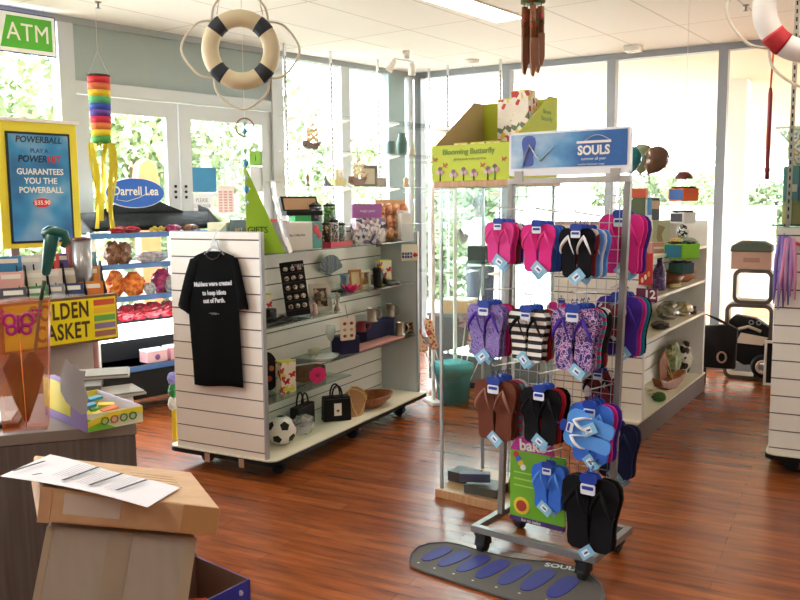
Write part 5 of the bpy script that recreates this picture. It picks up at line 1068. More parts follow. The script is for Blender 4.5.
def row(px, yt, yb, y0, items, where, jig=.0, L=None, tilt=0):
    """a peg of pairs hanging one behind the other, first = front"""
    P_ = NP(px, yt, Sf.w(0, y0, 0), 127); Q_ = NP(px, yb, Sf.w(0, y0, 0), 127); L = L or (P_.z-Q_.z); l_ = Sf.l(P_)
    n = len(items); zc = P_.z+.045
    for k, (so, stp, lab) in enumerate(items):
        x = l_.x+.003*((k*7) % 3-1); y = y0+k*.036
        pair(Sf.w(x, y, zc-.002*k), Sf.rz+jig, L, so, stp, lab, 0, 'thongs hanging on the footwear stand', 1 if k < 2 else 0, tilt)
    ye = y0-.02; p = MB(); p.tube([(l_.x, 0, zc+.0), (l_.x, ye, zc+.018-.0), (l_.x, ye-.012, zc+.026)] if y0 < 0 else [(l_.x, 0, zc), (l_.x, y0+.036*n, zc+.018)], .003, CHR, 8); p.obj('peg', STANDROOT)
row(500, 222, 264, -.2, [(ROSE, ROSE, 'hot pink thongs with pink straps, front pair on the top left peg'), (PINK, PINK, 'second pink thongs directly behind the front pair on the top left peg'), (MAR, BLKS, 'dark patterned thongs third back on the top left peg'), (PUR, PUR, 'purple thongs fourth back on the top left peg')], '')
row(539, 224, 272, -.2, [(PINK, ROSE, 'bright pink thongs with pink straps, front pair on the top middle peg'), (BLU, LBL, 'blue thongs second on the top middle peg'), (BLU, LBL, 'blue thongs third on the top middle peg'), (BLKS, BLKS, 'black thongs at the back of the top middle peg')], '')
row(578, 228, 278, -.2, [(BLKS, WHT, 'black thongs with white straps, front pair on the top right peg'), (MAR, BLKS, 'maroon and white patterned thongs behind the black ones with white straps'), (LBL, WHT, 'light blue thongs third on the top right peg'), (WHT, WHT, 'white thongs fourth on the top right peg'), (LBL, BLU, 'light blue thongs at the back of the top right peg')], '')
row(486, 304, 357, -.24, [(ZEB, PUR, 'purple and white zebra print thongs, front pair on the second row left peg'), (ZEB, PUR, 'zebra print thongs just behind the front zebra pair'), (MAGN, MAGN, 'magenta thongs behind the zebra print pairs'), (REDS, REDS, 'red thongs at the back of the second row left peg')], '')
row(528, 309, 362, -.22, [(STR, BLKS, 'black and white striped thongs with black straps, front of the second row'), (STR, BLKS, 'second black and white striped thongs, behind the front striped pair'), (REDS, REDS, 'red thongs behind the striped pairs'), (WHT, WHT, 'white thongs at the back of the second row middle peg')], '')
row(575, 308, 371, -.2, [(PPL, PUR, 'dark purple floral thongs with purple straps, front pair of the second row right peg'), (PPL, PUR, 'second dark purple floral thongs behind the front floral pair'), (TST, TEAL, 'teal and pink striped thongs on the second row right peg'), (BLKS, BLKS, 'black thongs behind the teal and pink striped ones'), (BWR, BLKS, 'black thongs with red and white pattern at the back of the second row')], '')
row(496, 380, 440, -.24, [(BRN, mat('8a5a44', .6), 'brown thongs with tan straps, front pair on the third row left peg'), (BRN, mat('8a5a44', .6), 'second brown thongs behind the front brown pair'), (TST, TEAL, 'teal and pink striped thongs behind the brown pairs'), (WHT, WHT, 'white thongs at the back of the third row left peg')], '')
row(541.5, 388, 449, -.24, [(BLKS, BLKS, 'small black thongs with a white tag, front pair on the third row middle peg'), (REDS, REDS, 'red thongs behind the small black pair'), (BLKS, BLKS, 'black thongs third on the third row middle peg')], '', L=.235)
row(592, 404, 466, -.2, [(BLU, LBL, 'bright blue thongs hanging under the tilted light blue pair'), (MAGN, MAGN, 'magenta thongs behind the bright blue ones'), (PUR, PUR, 'purple thongs at the back of the third row right peg')], '', L=.24)
P_ = NP(556, 420, Sf.w(0, -.26, 0), 127); pair(P_, Sf.rz, .2, LBL, WHT, 'light blue thongs twisted sideways with a large tag over the bright blue pair', -1.35, 'thongs hanging on the footwear stand', .5)
row(549, 465, 517, -.12, [(BLU, LBL, 'blue thongs hanging in front of the green poster'), (BLU, LBL, 'second blue thongs behind those in front of the green poster')], '', L=.2)
row(591, 477, 551, -.26, [(BLKS, BLKS, 'large black thongs with a pale blue tag, lowest on the stand'), (BLKS, BLKS, 'second large black thongs behind the lowest front pair')], '')
# pairs on the back of the rack
row(622, 214, 268, .1, [(PINK, PINK, 'pink thongs on the rear top peg, first behind the right post'), (MAGN, MAGN, 'magenta thongs on the rear top peg'), (PUR, PUR, 'deep purple thongs outermost on the rear top peg')], '', L=.25)
row(620, 296, 352, .1, [(PUR, PUR, 'purple thongs on the rear second row peg nearest the wire grid'), (MAGN, MAGN, 'magenta thongs on the rear second row peg'), (TEAL, TEAL, 'teal thongs on the rear second row peg'), (BLKS, BLKS, 'black thongs outermost on the rear second row peg')], '', L=.26)
row(600, 370, 412, .05, [(MAR, BLKS, 'dark patterned thongs seen through the wire grid right of centre'), (BWR, BLKS, 'second dark patterned thongs seen through the wire grid')], '', L=.2)
row(617, 424, 468, .1, [(NAV, NAV, 'navy thongs low on the rear of the stand with a tag sticking out'), (NAV, NAV, 'second navy thongs low on the rear of the stand')], '', L=.24)
for k, (px, py, c_) in enumerate(((560, 292, MAGN), (575, 296, MAGN), (612, 292, MAR))):
    P_ = NP(px, py, Sf.w(0, .06, 0), 127); pair(P_, Sf.rz+math.pi, .16, c_, c_, ('small magenta thongs behind the grid between rows, left', 'small magenta thongs behind the grid between rows, right', 'small maroon thongs behind the grid beside the right post')[k], 0, 'thongs hanging on the footwear stand', 0)
# green kids' activity poster at the bottom
a = Sf.l(NP(511, 518, Sf.w(0, -.03, 0), 127)); b_ = Sf.l(NP(562, 520, Sf.w(0, -.03, 0), 127)); z0 = NP(511, 518, Sf.w(0, -.03, 0), 127).z; z1 = NP(511, 448, Sf.w(0, -.03, 0), 127).z
t = thing('activity_pack', 'green and purple childrens activity pack hanging low on the stand', 'poster', Sf.w(a.x, -.04, z0), Sf.rz); w_ = .27; h = z1-z0
GR = mat('6fae2c', .45, 0, .15, 6)
MB().box(0, w_, 0, .012, 0.022, h, GR).obj('pack', t); MB().box(0, w_, -.001, .0125, 0, .022, mat('4a2a6a', .45)).obj('purple_strip', t)
MB().prism([(0, 0), (w_*.8, 0), (w_*.75, .09), (.03, .06)], -.002, .01, mat('b82c8c', .45), TR(0, 0, h) @ XZ).obj('header', t); text(t, 'lettering', 'bake', .07, WHITE, (w_*.42, -.004, h+.03), off=.002, ry=-.06)
text(t, 'lettering', 'fun to make', .02, WHITE, (w_*.4, -.003, .011))
MB().prism(circ(.04, 20, .06, .075), -.003, -.0005, mat('e8c83a', .5), XZ).prism(circ(.026, 16, .06, .075), -.005, -.003, mat('a83a2c', .5), XZ).obj('printed_badge', t)
for k in range(4): MB().prism(circ(.014, 10, .03+.012*k, h-.02-.018*k), -.003, -.0005, mat(('d8323a', '3a6ad0', 'e8c83a', 'f0f0f0')[k]), XZ).obj('printed_balloon', t)
for k in range(3): MB().box(.02, .12, -.002, -.0005, h*.5+.03*k, h*.5+.006+.03*k, mat('a8d060')).obj('printed_line', t)
# ------------------------------------------------------------------ floor mat
mp_ = [(410, 560), (411, 554), (418, 547), (430, 543.5), (447, 542.5), (462, 545.5), (480, 551), (505, 557), (530, 560.5), (552, 562), (572, 566), (588, 573), (600, 584), (604, 595), (602, 606), (592, 612), (575, 612), (548, 608), (500, 596), (460, 583), (425, 571.5), (412, 566)]
c0 = Z(505, 577, 0); pts = [Z(x, y, .008) for x, y in mp_]
t = thing('floor_mat', 'grey footprint mat with seven blue sole shapes lying on the floor', 'mat', (c0.x, c0.y, 0), 0)
MB().prism([(p.x-c0.x, p.y-c0.y) for p in pts], 0, .008, mat('57534f', .7)).obj('mat_base', t, .002); 
MB().tube([(p.x-c0.x, p.y-c0.y, .007) for p in pts], .006, mat('4a4644', .6), 6, True).obj('mat_rim', t)
BM = pat('wave', ('2a2f78', '343a8c'), 90, .6, 'X')
for (xa, ya), (xb, yb), w_ in (((450, 547.5), (423, 560.5), .034), ((469, 551.5), (439, 566), .036), ((487, 556), (458, 571.5), .037), ((507, 560.5), (477, 578), .038), ((528, 564.5), (500, 584.5), .039), ((551, 569.5), (523, 590.5), .041), ((574, 577), (550, 597.5), .04)):
    A_, B_ = Z(xa, ya, .008), Z(xb, yb, .008); d_ = (B_-A_); L_ = d_.length; u_ = d_.normalized(); v_ = V((-u_.y, u_.x, 0)); pl = []
    for k in range(24):
        an = 2*math.pi*k/24; e_ = math.cos(an); f_ = math.sin(an); q_ = A_+u_*(L_*.5+L_*.5*math.copysign(abs(e_)**.8, e_))+v_*w_*(math.copysign(abs(f_)**.7, f_))*(1-.12*e_); pl.append((q_.x-c0.x, q_.y-c0.y))
    MB().prism(pl, .008, .0105, BM).obj('blue_sole_print', t)
    q_ = B_+u_*.03; MB().prism(circ(.006, 8, q_.x-c0.x, q_.y-c0.y), .008, .009, mat('c8c4bc')).obj('stud', t)
q = Z(562, 567, .009); text(t, 'lettering', 'SOULS', .05, mat('d8d8d4'), (q.x-c0.x, q.y-c0.y, .0088), rx=0, rz=-.38, off=.0012)
# ------------------------------------------------------------------ right aisle display
Hf = Fr((1.506, 5.181), 32.4); HL, HW = 1.86, .62
t = thing('slatwall_display', 'white slatwall display unit on a brown plinth behind the footwear stand', 'display unit', Hf.w(0, 0, 0), Hf.rz)
DBR = mat('5c4438', .45)
MB().box(0, HL, 0, HW, 0, .14, DBR).obj('plinth', t, .003); MB().box(-.004, -.0005, 0.002, HW-.002, .0, .14, mat('9c948c', .5)).obj('plinth_end', t); MB().box(-.003, HL, -.003, HW, .14, .152, CREAM).obj('deck', t)
TPH = 1.405
m = MB(); slatwall(m, .06, .088, .0, HW, .152, TPH, 'y', first=.0577); m.obj('end_panel', t)
MB().box(HL-.09, HL-.06, .0, HW, .152, TPH-.01, mat('eceae6', .5)).obj('end_panel', t)
m = MB(); slatwall(m, .088, HL-.09, HW/2-.02, HW/2+.02, .152, TPH-.01, 'x'); m.obj('back_panel', t)
MB().box(.05, .1, -.004, HW+.004, TPH, TPH+.02, mat('d09c8c', .5)).obj('cap_rail', t); MB().box(.058, .09, -.008, -.0005, .152, TPH, mat('e4e2de', .4)).obj('edge_trim', t)
HS = (1.197, .925, .665)
for z in HS: MB().box(.0885, HL-.0905, .0, .288, z-.02, z, CREAM).obj('shelf', t, .002)
def hat(px, z, y):
    a, c_ = 0.05, 1.9
    for _ in range(40):
        m_ = (a+c_)/2; v = Hf.w(m_, y, z)-O; x = 400+FPX*v.dot(cr)/v.dot(fw)
        if x < px: a = m_
        else: c_ = m_
    return Hf.w(a, y, z)
def hbag(px, z, y, w, d, h, m, sd, nm, lab, cat, grp=None): return solo(crumple(w, d, h, m, sd), nm, lab, cat, hat(px, z, y), Hf.rz, grp)
z = HS[0]
t = cbox('picture_book', 'pale green and cream box standing near on the top shelf of the right unit', hat(661, z, .12), Hf.rz-.7, .15, .05, .22, mat('b8bca0', .5), cat='box'); MB().prism([(0, 0), (.02, .05), (.0, .12), (.03, .17), (-.03, .19), (-.04, .1), (-.02, .04)], -.002, -.0006, mat('8a8058', .5), XZ).obj('printed_figure', t)
t = cbox('pink_box', 'low pink box in front of the pale box on the top shelf', hat(661, z, .05), Hf.rz-.7, .14, .06, .075, mat('d49a98', .5)); MB().box(-.06, .06, -.001, 0, .03, .045, mat('f0dcd8')).obj('printed_band', t)
t = cbox('sweet_carton', 'yellow and orange packet on the top shelf of the right unit', hat(675, z, .06), Hf.rz-.6, .12, .06, .085, mat('e0c070', .5)); MB().prism(circ(.022, 12, .02, .045), -.002, -.0006, mat('d8702c'), XZ).obj('printed_orange', t)
hbag(689, z, .08, .14, .12, .07, mat('8fa098', .6), 41, 'cloth_bundle', 'grey green bundle at the far end of the top right shelf', 'bundle')
z = HS[1]
t = thing('bottle', 'purple patterned bottle standing near on the second shelf of the right unit', 'bottle', hat(659, z, .1)); MB().lathe([(.04, 0), (.045, .01), (.045, .13), (.03, .17), (.018, .19), (.018, .22), (.0001, .222)], pat('noise', ('5a3a7a', '8a6aa8', '4a2c60', '6a4a8a'), 30, .4), None, 18).obj('glass', t); MB().lathe([(.02, .222), (.02, .24), (.0001, .242)], BLK, None, 14).obj('cap', t)
solo(MB().lathe([(.06, 0), (.11, .03), (.14, .085), (.13, .087), (.1, .04), (.0001, .02)], COP, None, 24), 'wooden_bowl', 'brown wooden bowl on the second shelf of the right unit', 'bowl', hat(664, z, .13), 0)
BSK = pat('wave', ('9a5a2c', 'c08048', '8a4c24'), 30, .7, 'Z', 3)
t = thing('wicker_basket', 'rounded orange brown wicker basket on the second right shelf', 'basket', hat(681, z, .13), Hf.rz); MB().lathe([(.07, 0), (.12, .03), (.13, .08), (.1, .12), (.04, .135), (.0001, .137)], BSK, None, 22, 1.3, .8).obj('basket', t); MB().tube([(.13*1.3*math.cos(k*.3142), .13*.8*math.sin(k*.3142), .08) for k in range(20)], .008, mat('8a4c24', .6), 6, True).obj('rim', t)
hbag(675, z, .05, .3, .08, .035, mat('d8cc9c', .6), 43, 'cloth', 'cream folded cloth along the front of the second right shelf', 'cloth')
z = HS[2]
SHB_ = sheer('shell_bag', 'b0a890', .9, .2, ('c8c0a8', '6a6450'), 22)
hbag(668, z, .14, .3, .16, .13, SHB_, 44, 'shell_bag', 'clear bag of pale seashells on the third right shelf, nearer', 'bag', 'bags of shells'); hbag(682, z, .1, .26, .15, .1, sheer('shell_bag2', 'c89a60', .9, .2, ('d0a868', 'b0b090'), 22), 45, 'shell_bag', 'clear bag of tan seashells on the third right shelf, farther', 'bag', 'bags of shells')
hbag(660, z, .06, .2, .12, .05, mat('3a2a24', .6), 46, 'dark_pouch', 'dark brown pouch at the near end of the third right shelf', 'pouch')
solo(MB().lathe([(.0001, 0), (.04, .0), (.045, .03), (.04, .06), (.0001, .065)], mat('4a3024', .5), None, 14), 'coconut_pot', 'small round dark pot at the far end of the third right shelf', 'pot', hat(691, z, .06), 0)
z = .152
hbag(672, z, .19, .3, .12, .27, pat('cells', ('8a9468', '6a7848', 'a8a070', '5a6038', '98946a'), 22, .5), 47, 'shell_bag', 'tall clear bag of green stones at the rear of the right deck', 'bag', 'bags of stones on the deck'); hbag(686, z, .14, .34, .12, .26, pat('spots', ('1c1c1c', '2a2a26', 'e8e4d4', 'd8d4c0'), 18, .5), 48, 'shell_bag', 'tall bag of black and white striped shells on the right deck', 'bag', 'bags of stones on the deck')
t = thing('wooden_boat', 'carved brown wooden boat with a curved sail on the right deck', 'ornament', hat(668, z, .1), Hf.rz-.3)
MB().prism([(-.17, .1), (-.13, .03), (-.05, .0), (.06, 0), (.14, .04), (.2, .12), (.1, .08), (-.08, .07)], -.04, .04, COP, XZ).obj('hull', t, .01); MB().prism([(-.12, .08), (-.03, .09), (-.02, .2), (-.07, .29), (-.13, .22)], -.006, .006, mat('a05a30', .5), XZ).obj('sail', t)
for a in (-.5, -.3): MB().tube([(.02, -.03, .06), (-.13, -.05, .06+.25*abs(math.sin(a))*2)], .004, mat('d8a868'), 6).obj('spar', t)
hbag(659, z, .05, .12, .1, .06, mat('3f6a34', .7), 50, 'moss_bundle', 'small dark green bundle at the near end of the right deck', 'bundle'); hbag(655, z, .12, .09, .12, .04, mat('cfc49c', .6), 51, 'cloth', 'cream cloth scrap at the near corner of the right deck', 'cloth')
# things on and beside its top
z = TPH+.0205
def pe(px, py, x=.03): return NP(px, py, Hf.w(x, 0, 0), 122.4)
t = cbox('toy_package', 'orange and dark green package on the top rail of the right unit', Hf.w(.04, .07, z), Hf.rz-1.57, .14, .05, .2, mat('5a6a4c', .5)); MB().box(-.071, -.02, -.001, .051, 0, .205, mat('d8603c', .5)).box(-.072, .071, -.001, .051, .15, .206, mat('d05a38', .5)).obj('orange_border', t)
t = cbox('blue_card', 'blue and white card pack standing on the right unit', Hf.w(.7, .2, TPH-.009), Hf.rz-1.2, .11, .03, .17, mat('5aa0d8', .5)); MB().box(-.055, .055, -.001, .03, .0, .06, WHITE).obj('white_base', t)
t = cbox('photo_pack', 'brown and dark photo pack beside the blue card on the right unit', Hf.w(.95, .22, TPH-.009), Hf.rz-1.2, .12, .03, .18, mat('4a5058', .5)); MB().box(-.055, .055, -.001, 0, .1, .16, mat('c0a080', .5)).obj('photo', t)
for k, (px, py, w, h, m, lab) in enumerate(((645.5, 285, .085, .2, mat('b8242a', .5), 'red hanging pack on the slatted end of the right unit'), (646.5, 302, .13, .085, mat('6a1e48', .5), 'maroon sign numbered 12 on the slatted end of the right unit'))):
    q = pe(px, py, .045); q.z = q.z if k == 0 else NP(px, 302, Hf.w(.045, 0, 0), 122.4).z
    t = thing('hanging_pack' if k == 0 else 'number_sign', lab, 'packet' if k == 0 else 'sign', q, Hf.rz-1.57); MB().box(-w/2, w/2, -.004, .008, 0, h, m).obj('card', t)
    if k: text(t, 'lettering', '12', .075, WHITE, (.02, -.005, h*.55), off=.002)
    else:
        for j in range(3): MB().prism(circ(.014, 8, -.02+.02*j, .03+.02*j, .6, 1.3), -.006, -.004, mat(('e8c8a0', 'f0e8e0', 'd8a040')[j]), XZ).obj('printed_shape', t)
    MB().tube([(0, .0, h-.01), (0, .02, h+.005)], .003, STEEL, 6).obj('hook', t)
# balloons
for k, (px, py, dd, s, c_, lab) in enumerate(((631, 159, 5.7, .075, '2c8a98', 'teal balloon, leftmost of the cluster above the right unit'), (642, 158, 5.9, .085, '8a9a78', 'grey green balloon in the middle of the cluster'), (656, 160, 5.6, .082, '6a5040', 'shiny dark bronze balloon, rightmost of the cluster'))):
    q = D(px, py, dd); t = thing('balloon', lab, 'balloon', q, .3, 'balloons above the right unit')
    T_ = TR(0, 0, 0, 0, (.0, .1, .55)[k])
    MB(T_).lathe([(.0001, s*1.15), (s*.5, s*1.05), (s*.85, s*.7), (s, s*.2), (s*.93, -s*.3), (s*.6, -s*.85), (s*.2, -s*1.2), (s*.1, -s*1.28)], mat(c_, .15, .3), None, 22).obj('balloon_skin', t); MB(T_).lathe([(s*.06, -s*1.28), (s*.16, -s*1.4), (.0001, -s*1.38)], mat(c_, .3), None, 10).obj('knot', t)
    e_ = T_ @ V((0, 0, -s*1.38)); MB().tube([e_, (e_.x+.01, 0, e_.z-.08), (e_.x-.02, .02, TPH+.02-q.z+.0)], .0015, mat('d8d8d8'), 6).obj('string', t)
# hanging cube mobile
q = D(684, 179, 5.6); t = thing('cube_mobile', 'hanging mobile of bright fabric cubes above the right unit', 'mobile', q, .5)
MB().tube([(0, 0, .05), (0, 0, CH-q.z)], .0012, WHITE, 6).obj('cord', t); MB().lathe([(.0001, .05), (.03, .045), (.06, .01), (.05, 0), (.0001, 0)], mat('7a3a30', .6), None, 16).obj('top_cap', t)
def cub(z_, s, a, b_, nm='cube'): h = s*.62; o = MB(TR(0, 0, z_-h)).box(-s/2, s/2, -s/2, s/2, 0, h, mat(a, .7)).obj(nm, t, .008); MB(TR(0, 0, z_-h)).box(-s/2-.001, -s/2+.002, -s/2+.01, s/2-.01, .01, h-.01, mat(b_, .7)).obj('side_patch', o); MB(TR(0, 0, z_)).tube([(s*.5*math.cos(k*.524)*(1+.1*(k % 2)), s*.5*math.sin(k*.524)*(1+.1*(k % 2)), .006*(k % 2)) for k in range(12)], .006, BLK, 6, True).obj('ric_rac_edge', o)
MB().tube([(0, 0, 0), (0, 0, -.55)], .002, WHITE, 6).obj('cord', t)
cub(-.06, 0.140, 'e8642c', '2c5a9c'); cub(-.22, 0.121, 'f0f0ee', '3a3a3c'); MB().lathe([(.0001, -.3), (.035, -.32), (.04, -.36), (.03, -.39), (.0001, -.4)], pat('noise', ('f0f0ee', '1c1c1c', 'e8e8e8'), 40), None, 12).obj('bead', t); cub(-.43, 0.167, '8acc2c', '2a7a9c'); cub(-.56, 0.121, '2c4a54', '3a6a5c', 'cube')
# ------------------------------------------------------------------ far right unit, glass above
Rf = Fr((2.657, 4.317), 27.9)
t = gondola('slatwall_display', 'white slatwall display unit at the right edge with glass shelves above', Rf, L=1.6, lip=.03)
yL = .646
for x, y in ((.02, yL-.05), (.02, .08), (1.5, yL-.05)):
    MB().box(x-.012, x+.012, y-.012, y+.012, 1.405, CH-.01, mat('b8b4aa', .35, .5)).obj('upright', t); 
    sl = MB()
    for k in range(34): sl.box(x-.0128, x-.0119, y-.004, y+.004, 1.45+.042*k, 1.472+.042*k, BLK)
    o = sl.obj('slots', t); o['kind'] = 'stuff'
zs = [NP(785, p, Rf.w(0, .5, 0), 117.9).z for p in (229, 203, 127)]
for z in (1.42, zs[1], zs[2]): MB().box(-.03, 1.55, .03, yL+.03, z-.01, z, GLS).obj('glass_shelf', t)
MB().box(-.035, -.03, .03, yL+.03, 1.42, zs[1]+.35, GL).obj('glass_side', t)
def rat(px, z, x=.06):
    q = NP(px, 300, Rf.w(x, 0, 0), 117.9); return Rf.w(x, Rf.l(q).y, z)
def rbox(px, z, w, d, h, m, lab, nm='carton', x=.04, **k): return cbox(nm, lab, rat(px, z, x), Rf.rz-math.pi/2, w, d, h, m, **k)
t = rbox(790, zs[1]+.001, .12, .16, .2, mat('5f9a98', .5), 'teal box on the middle glass shelf at the right edge'); MB().box(-.03, .01, -.001, 0, .06, .1, mat('d8e0d0')).obj('printed_panel', t)
rbox(803.5, zs[1]+.001, .11, .15, .2, mat('27408a', .5), 'navy blue box right of the teal box at the edge')
t = rbox(788, 1.421, .1, .12, .13, mat('cfc98c', .5), 'pale yellow box on the lowest glass shelf at the right edge'); rbox(803, 1.421, .16, .2, .135, mat('b8ae5c', .5), 'olive box behind the pale yellow one at the right edge')
t = thing('patterned_vase', 'cream patterned jar above the teal box at the right edge', 'jar', rat(795, zs[1]+.202, .12)); MB().lathe([(.04, 0), (.07, .04), (.075, .1), (.05, .16), (.045, .2), (.0001, .2)], pat('noise', ('e8e4d0', 'c8a878', 'f0ecdc', '8a9ab0'), 18, .5), None, 20).obj('jar', t)
# scarves
def scarf(px0, px1, y0, y1, cols, lab, sd, off=-.05):
    rnd = random.Random(sd); A_ = Rf.l(NP(px0, y0, Rf.w(off, 0, 0), 117.9)); B_ = Rf.l(NP(px1, y1, Rf.w(off, 0, 0), 117.9)); t = thing('scarf', lab, 'scarf', Rf.w(off, (A_.y+B_.y)/2, B_.z), Rf.rz-math.pi/2, 'scarves on the right unit')
    w = max(.09, abs(A_.y-B_.y)); h = A_.z-B_.z; n = 4
    for k in range(n):
        x = -w/2+w*(k+.5)/n; pts = [(x*.5, .0, h), (x*.8+rnd.uniform(-.006, .006), -.01, h*.7), (x, -.012, h*.4), (x*1.1, -.008, rnd.uniform(0, .12)*h)]; MB().tube(pts, [w/n*.8, w/n*1.0, w/n*.95, w/n*.3], mat(cols[k % len(cols)], .8), 8, flat=.5).obj('fold', t)
    MB().tube([(0, 0, h), (0, .04, h+.015)], .003, STEEL, 6).obj('hook', t)
scarf(776, 788, 236, 312, ('8a7ac8', 'a890d8', '7a6ab8'), 'lilac scarf hanging at the left edge of the right unit', 1, -.035); scarf(784, 793, 238, 302, ('d890b8', 'c8a0cc', 'b88ac8'), 'pink scarf hanging beside the lilac scarf', 2, -.06)
t = thing('headband', 'black and pink headband hanging on the right unit', 'headband', NP(795, 255, Rf.w(-.03, 0, 0), 117.9), Rf.rz-math.pi/2)
MB().tube([(.05*math.cos(a*.35+.4), 0, .06*math.sin(a*.35+.4)) for a in range(12)], .006, BLK, 8).obj('band', t); MB().tube([(-.03, -.006, .05), (0, -.012, .066), (.03, -.006, .055)], .009, mat('d8506a', .6), 8).obj('bow', t)
# tall stick with orange cord
q = D(768, 152, 5.2); t = thing('hanging_rod', 'dark red rod hanging on an orange cord near the arcade glazing', 'ornament', q, 0)
zt = D(771, 92, 5.2).z-q.z; MB().tube([(0, 0, -.17), (0, 0, zt-.02), (.0, 0, zt+.02)], [.014, .014, .008], mat('a04048', .4), 10).obj('rod', t); MB().tube([(0, 0, zt+.02), (.01, 0, zt+.3)], .006, mat('e8642c', .6), 6).tube([(.01, 0, zt+.3), (.01, 0, CH-q.z)], .0015, mat('e8642c', .6), 6).obj('cord', t)
# slim white framed panel on the floor
q = Z(763, 385, 0); t = thing('notice_board', 'white framed black notice board standing on the floor by the right unit', 'notice board', q, Rf.rz-math.pi/2+.1)
MB().box(0, .3, 0, .03, 0, .02, WHITE).box(0, .3, 0, .03, .36, .38, WHITE).box(0, .02, 0, .03, .02, .36, WHITE).box(.28, .3, 0, .03, .02, .36, WHITE).obj('frame', t); MB().box(.02, .28, .008, .022, .02, .36, BLK).obj('panel', t)
# ring stands, bags
RS = mat('4a4038', .5, 0, .1); RSI = mat('8c8068', .5)
def ringstand(p, w, h, d, lab):
    t = thing('ring_shelf', lab, 'shelf', p, Wf.rz+.05, 'rounded open box shelves'); o_ = rrect(w, h, .06, 6, 0, h/2); i_ = rrect(w-.06, h-.06, .04, 6, 0, h/2); n = len(o_)
    vs = [(a, 0, b_) for a, b_ in o_]+[(a, 0, b_) for a, b_ in i_]+[(a, d, b_) for a, b_ in o_]+[(a, d, b_) for a, b_ in i_]; mb = MB(); fo = []; fi = []
    for k in range(n): j = (k+1) % n; fo += [(k, j, n+j, n+k), (2*n+j, 2*n+k, 3*n+k, 3*n+j), (k, 2*n+k, 2*n+j, j)]; fi.append((n+k, n+j, 3*n+j, 3*n+k))
    mb.add(vs, fo, RS, None, False); b0 = len(mb.v)-len(vs); mb.ms.append(RSI)
    for f in fi: mb.f.append([b0+k for k in f]); mb.mi.append(1); mb.sm.append(False)
    mb.obj('ring', t); return t
q = Z(743, 379, 0); w0 = M(q, 36); hb = M(q, 74)
rb_ = q+Wf.X*M(q, 3); r1 = ringstand((rb_.x, rb_.y, 0), .385, .66, .2, 'lower and larger rounded open shelf by the arcade glazing')
ringstand((rb_.x+.02, rb_.y-.01, .661), .32, .3, .2, 'upper rounded open shelf stacked by the arcade glazing')
t = thing('carton', 'brown carton with a folded green cloth top on the rounded shelves', 'box', (rb_.x, rb_.y, .962), Wf.rz+.05); MB().box(-.16, .16, 0, .22, 0, .15, mat('b08a78', .6)).obj('carton', t, .004)
MB().box(-.06, .07, -.002, -.0005, .06, .1, mat('9a6a5c', .6)).obj('printed_panel', t)
b = MB().prism([(-.17, 0), (.17, 0), (.165, .05), (.1, .085), (-.09, .09), (-.16, .05)], -.01, .23, mat('4a5044', .8), TR(0, 0, .151) @ XZ); b.obj('folded_cloth', t, .01)
def bagx(p, rz, lab):
    t = thing('shoulder_bag', lab, 'bag', p, rz); return t
q = NP(744, 358, rb_-Wf.Y*.05, 120)
q = Z(742, 381, 0)-Wf.Y*.0
t = thing('stroller_bag', 'large black bag with buckles and a cream ring held in the rounded shelf', 'bag', (rb_.x, rb_.y, .035), Wf.rz)
MB().prism([(-.2, .22), (-.15, .14), (-.03, .08), (.08, .1), (.15, .16), (.19, .3), (.17, .42), (.05, .5), (-.12, .52), (-.18, .45)], .03, .16, BLK, XZ).obj('body', t, .02); MB().tube([(-.08, .02, .4), (.0, .0, .43), (.1, .02, .39)], .014, mat('b8a890', .6), 8).obj('strap', t)
for x in (.02, .08): MB().tube([(x+.018*math.cos(k*.785), .018, .465+.018*math.sin(k*.785)) for k in range(8)], .005, STEEL, 6, True).obj('buckle', t)
MB().prism([(-.1, .28), (.12, .27), (.16, .34), (-.06, .37)], .015, .03, mat('d8c0a8', .6), XZ).obj('cream_flap', t)
MB(TR(.14, -.06, .1, math.pi/2)).tube([(.075*math.cos(k*.314), .075*math.sin(k*.314), 0) for k in range(20)], .03, BLK, 10, True).tube([(.05*math.cos(k*.314), .05*math.sin(k*.314), .03) for k in range(20)], .012, mat('d8b088', .5), 8, True).obj('wheel', t)
MB().box(.06, .17, -.03, .04, .0, .05, BLK).obj('foot', t)
q = Z(715, 384, 0)-Wf.Y*.03
t = thing('handbag', 'black shoulder bag with a round clasp leaning by the tall grey window post', 'bag', (q.x, q.y, .0), Wf.rz+.1)
MB().prism([(-.1, .0), (.16, .0), (.17, .34), (.1, .38), (-.1, .36)], 0, .08, BLK, TR(0, 0, .14) @ XZ).obj('body', t, .015); MB().tube([(-.1, .03, .45), (-.1, .03, .6), (.0, .03, .56), (.12, .03, .5)], .012, BLK, 8).obj('strap', t); MB().tube([(-.09, .04, .0), (-.09, .04, .25)], .02, BLK, 8).obj('side_strap', t)
MB().tube([(.05+.035*math.cos(k*.628), -.008, .24+.045*math.sin(k*.628)) for k in range(10)], .008, mat('a88a78', .4), 8, True).obj('clasp', t)
# ------------------------------------------------------------------ front counter, left foreground
ca, cb_ = Z(0, 431, .95), Z(135, 423.5, .95); dv = cb_-ca; yawc = 71.0; Ff = Fr(cb_, yawc)
t = thing('front_counter', 'grey woodgrain counter in the left foreground', 'counter', Ff.w(0, 0, 0), Ff.rz)
MB().box(-2.0, 0, 0, .5, .02, .918, LAM).obj('body', t); MB().box(-2.0, .004, -.004, .5, .92, .95, mat('8a8078', .4)).obj('worktop', t, .002); MB().box(-1.9, -.1, .04, .46, 0, .02, BLK).obj('kickboard', t)
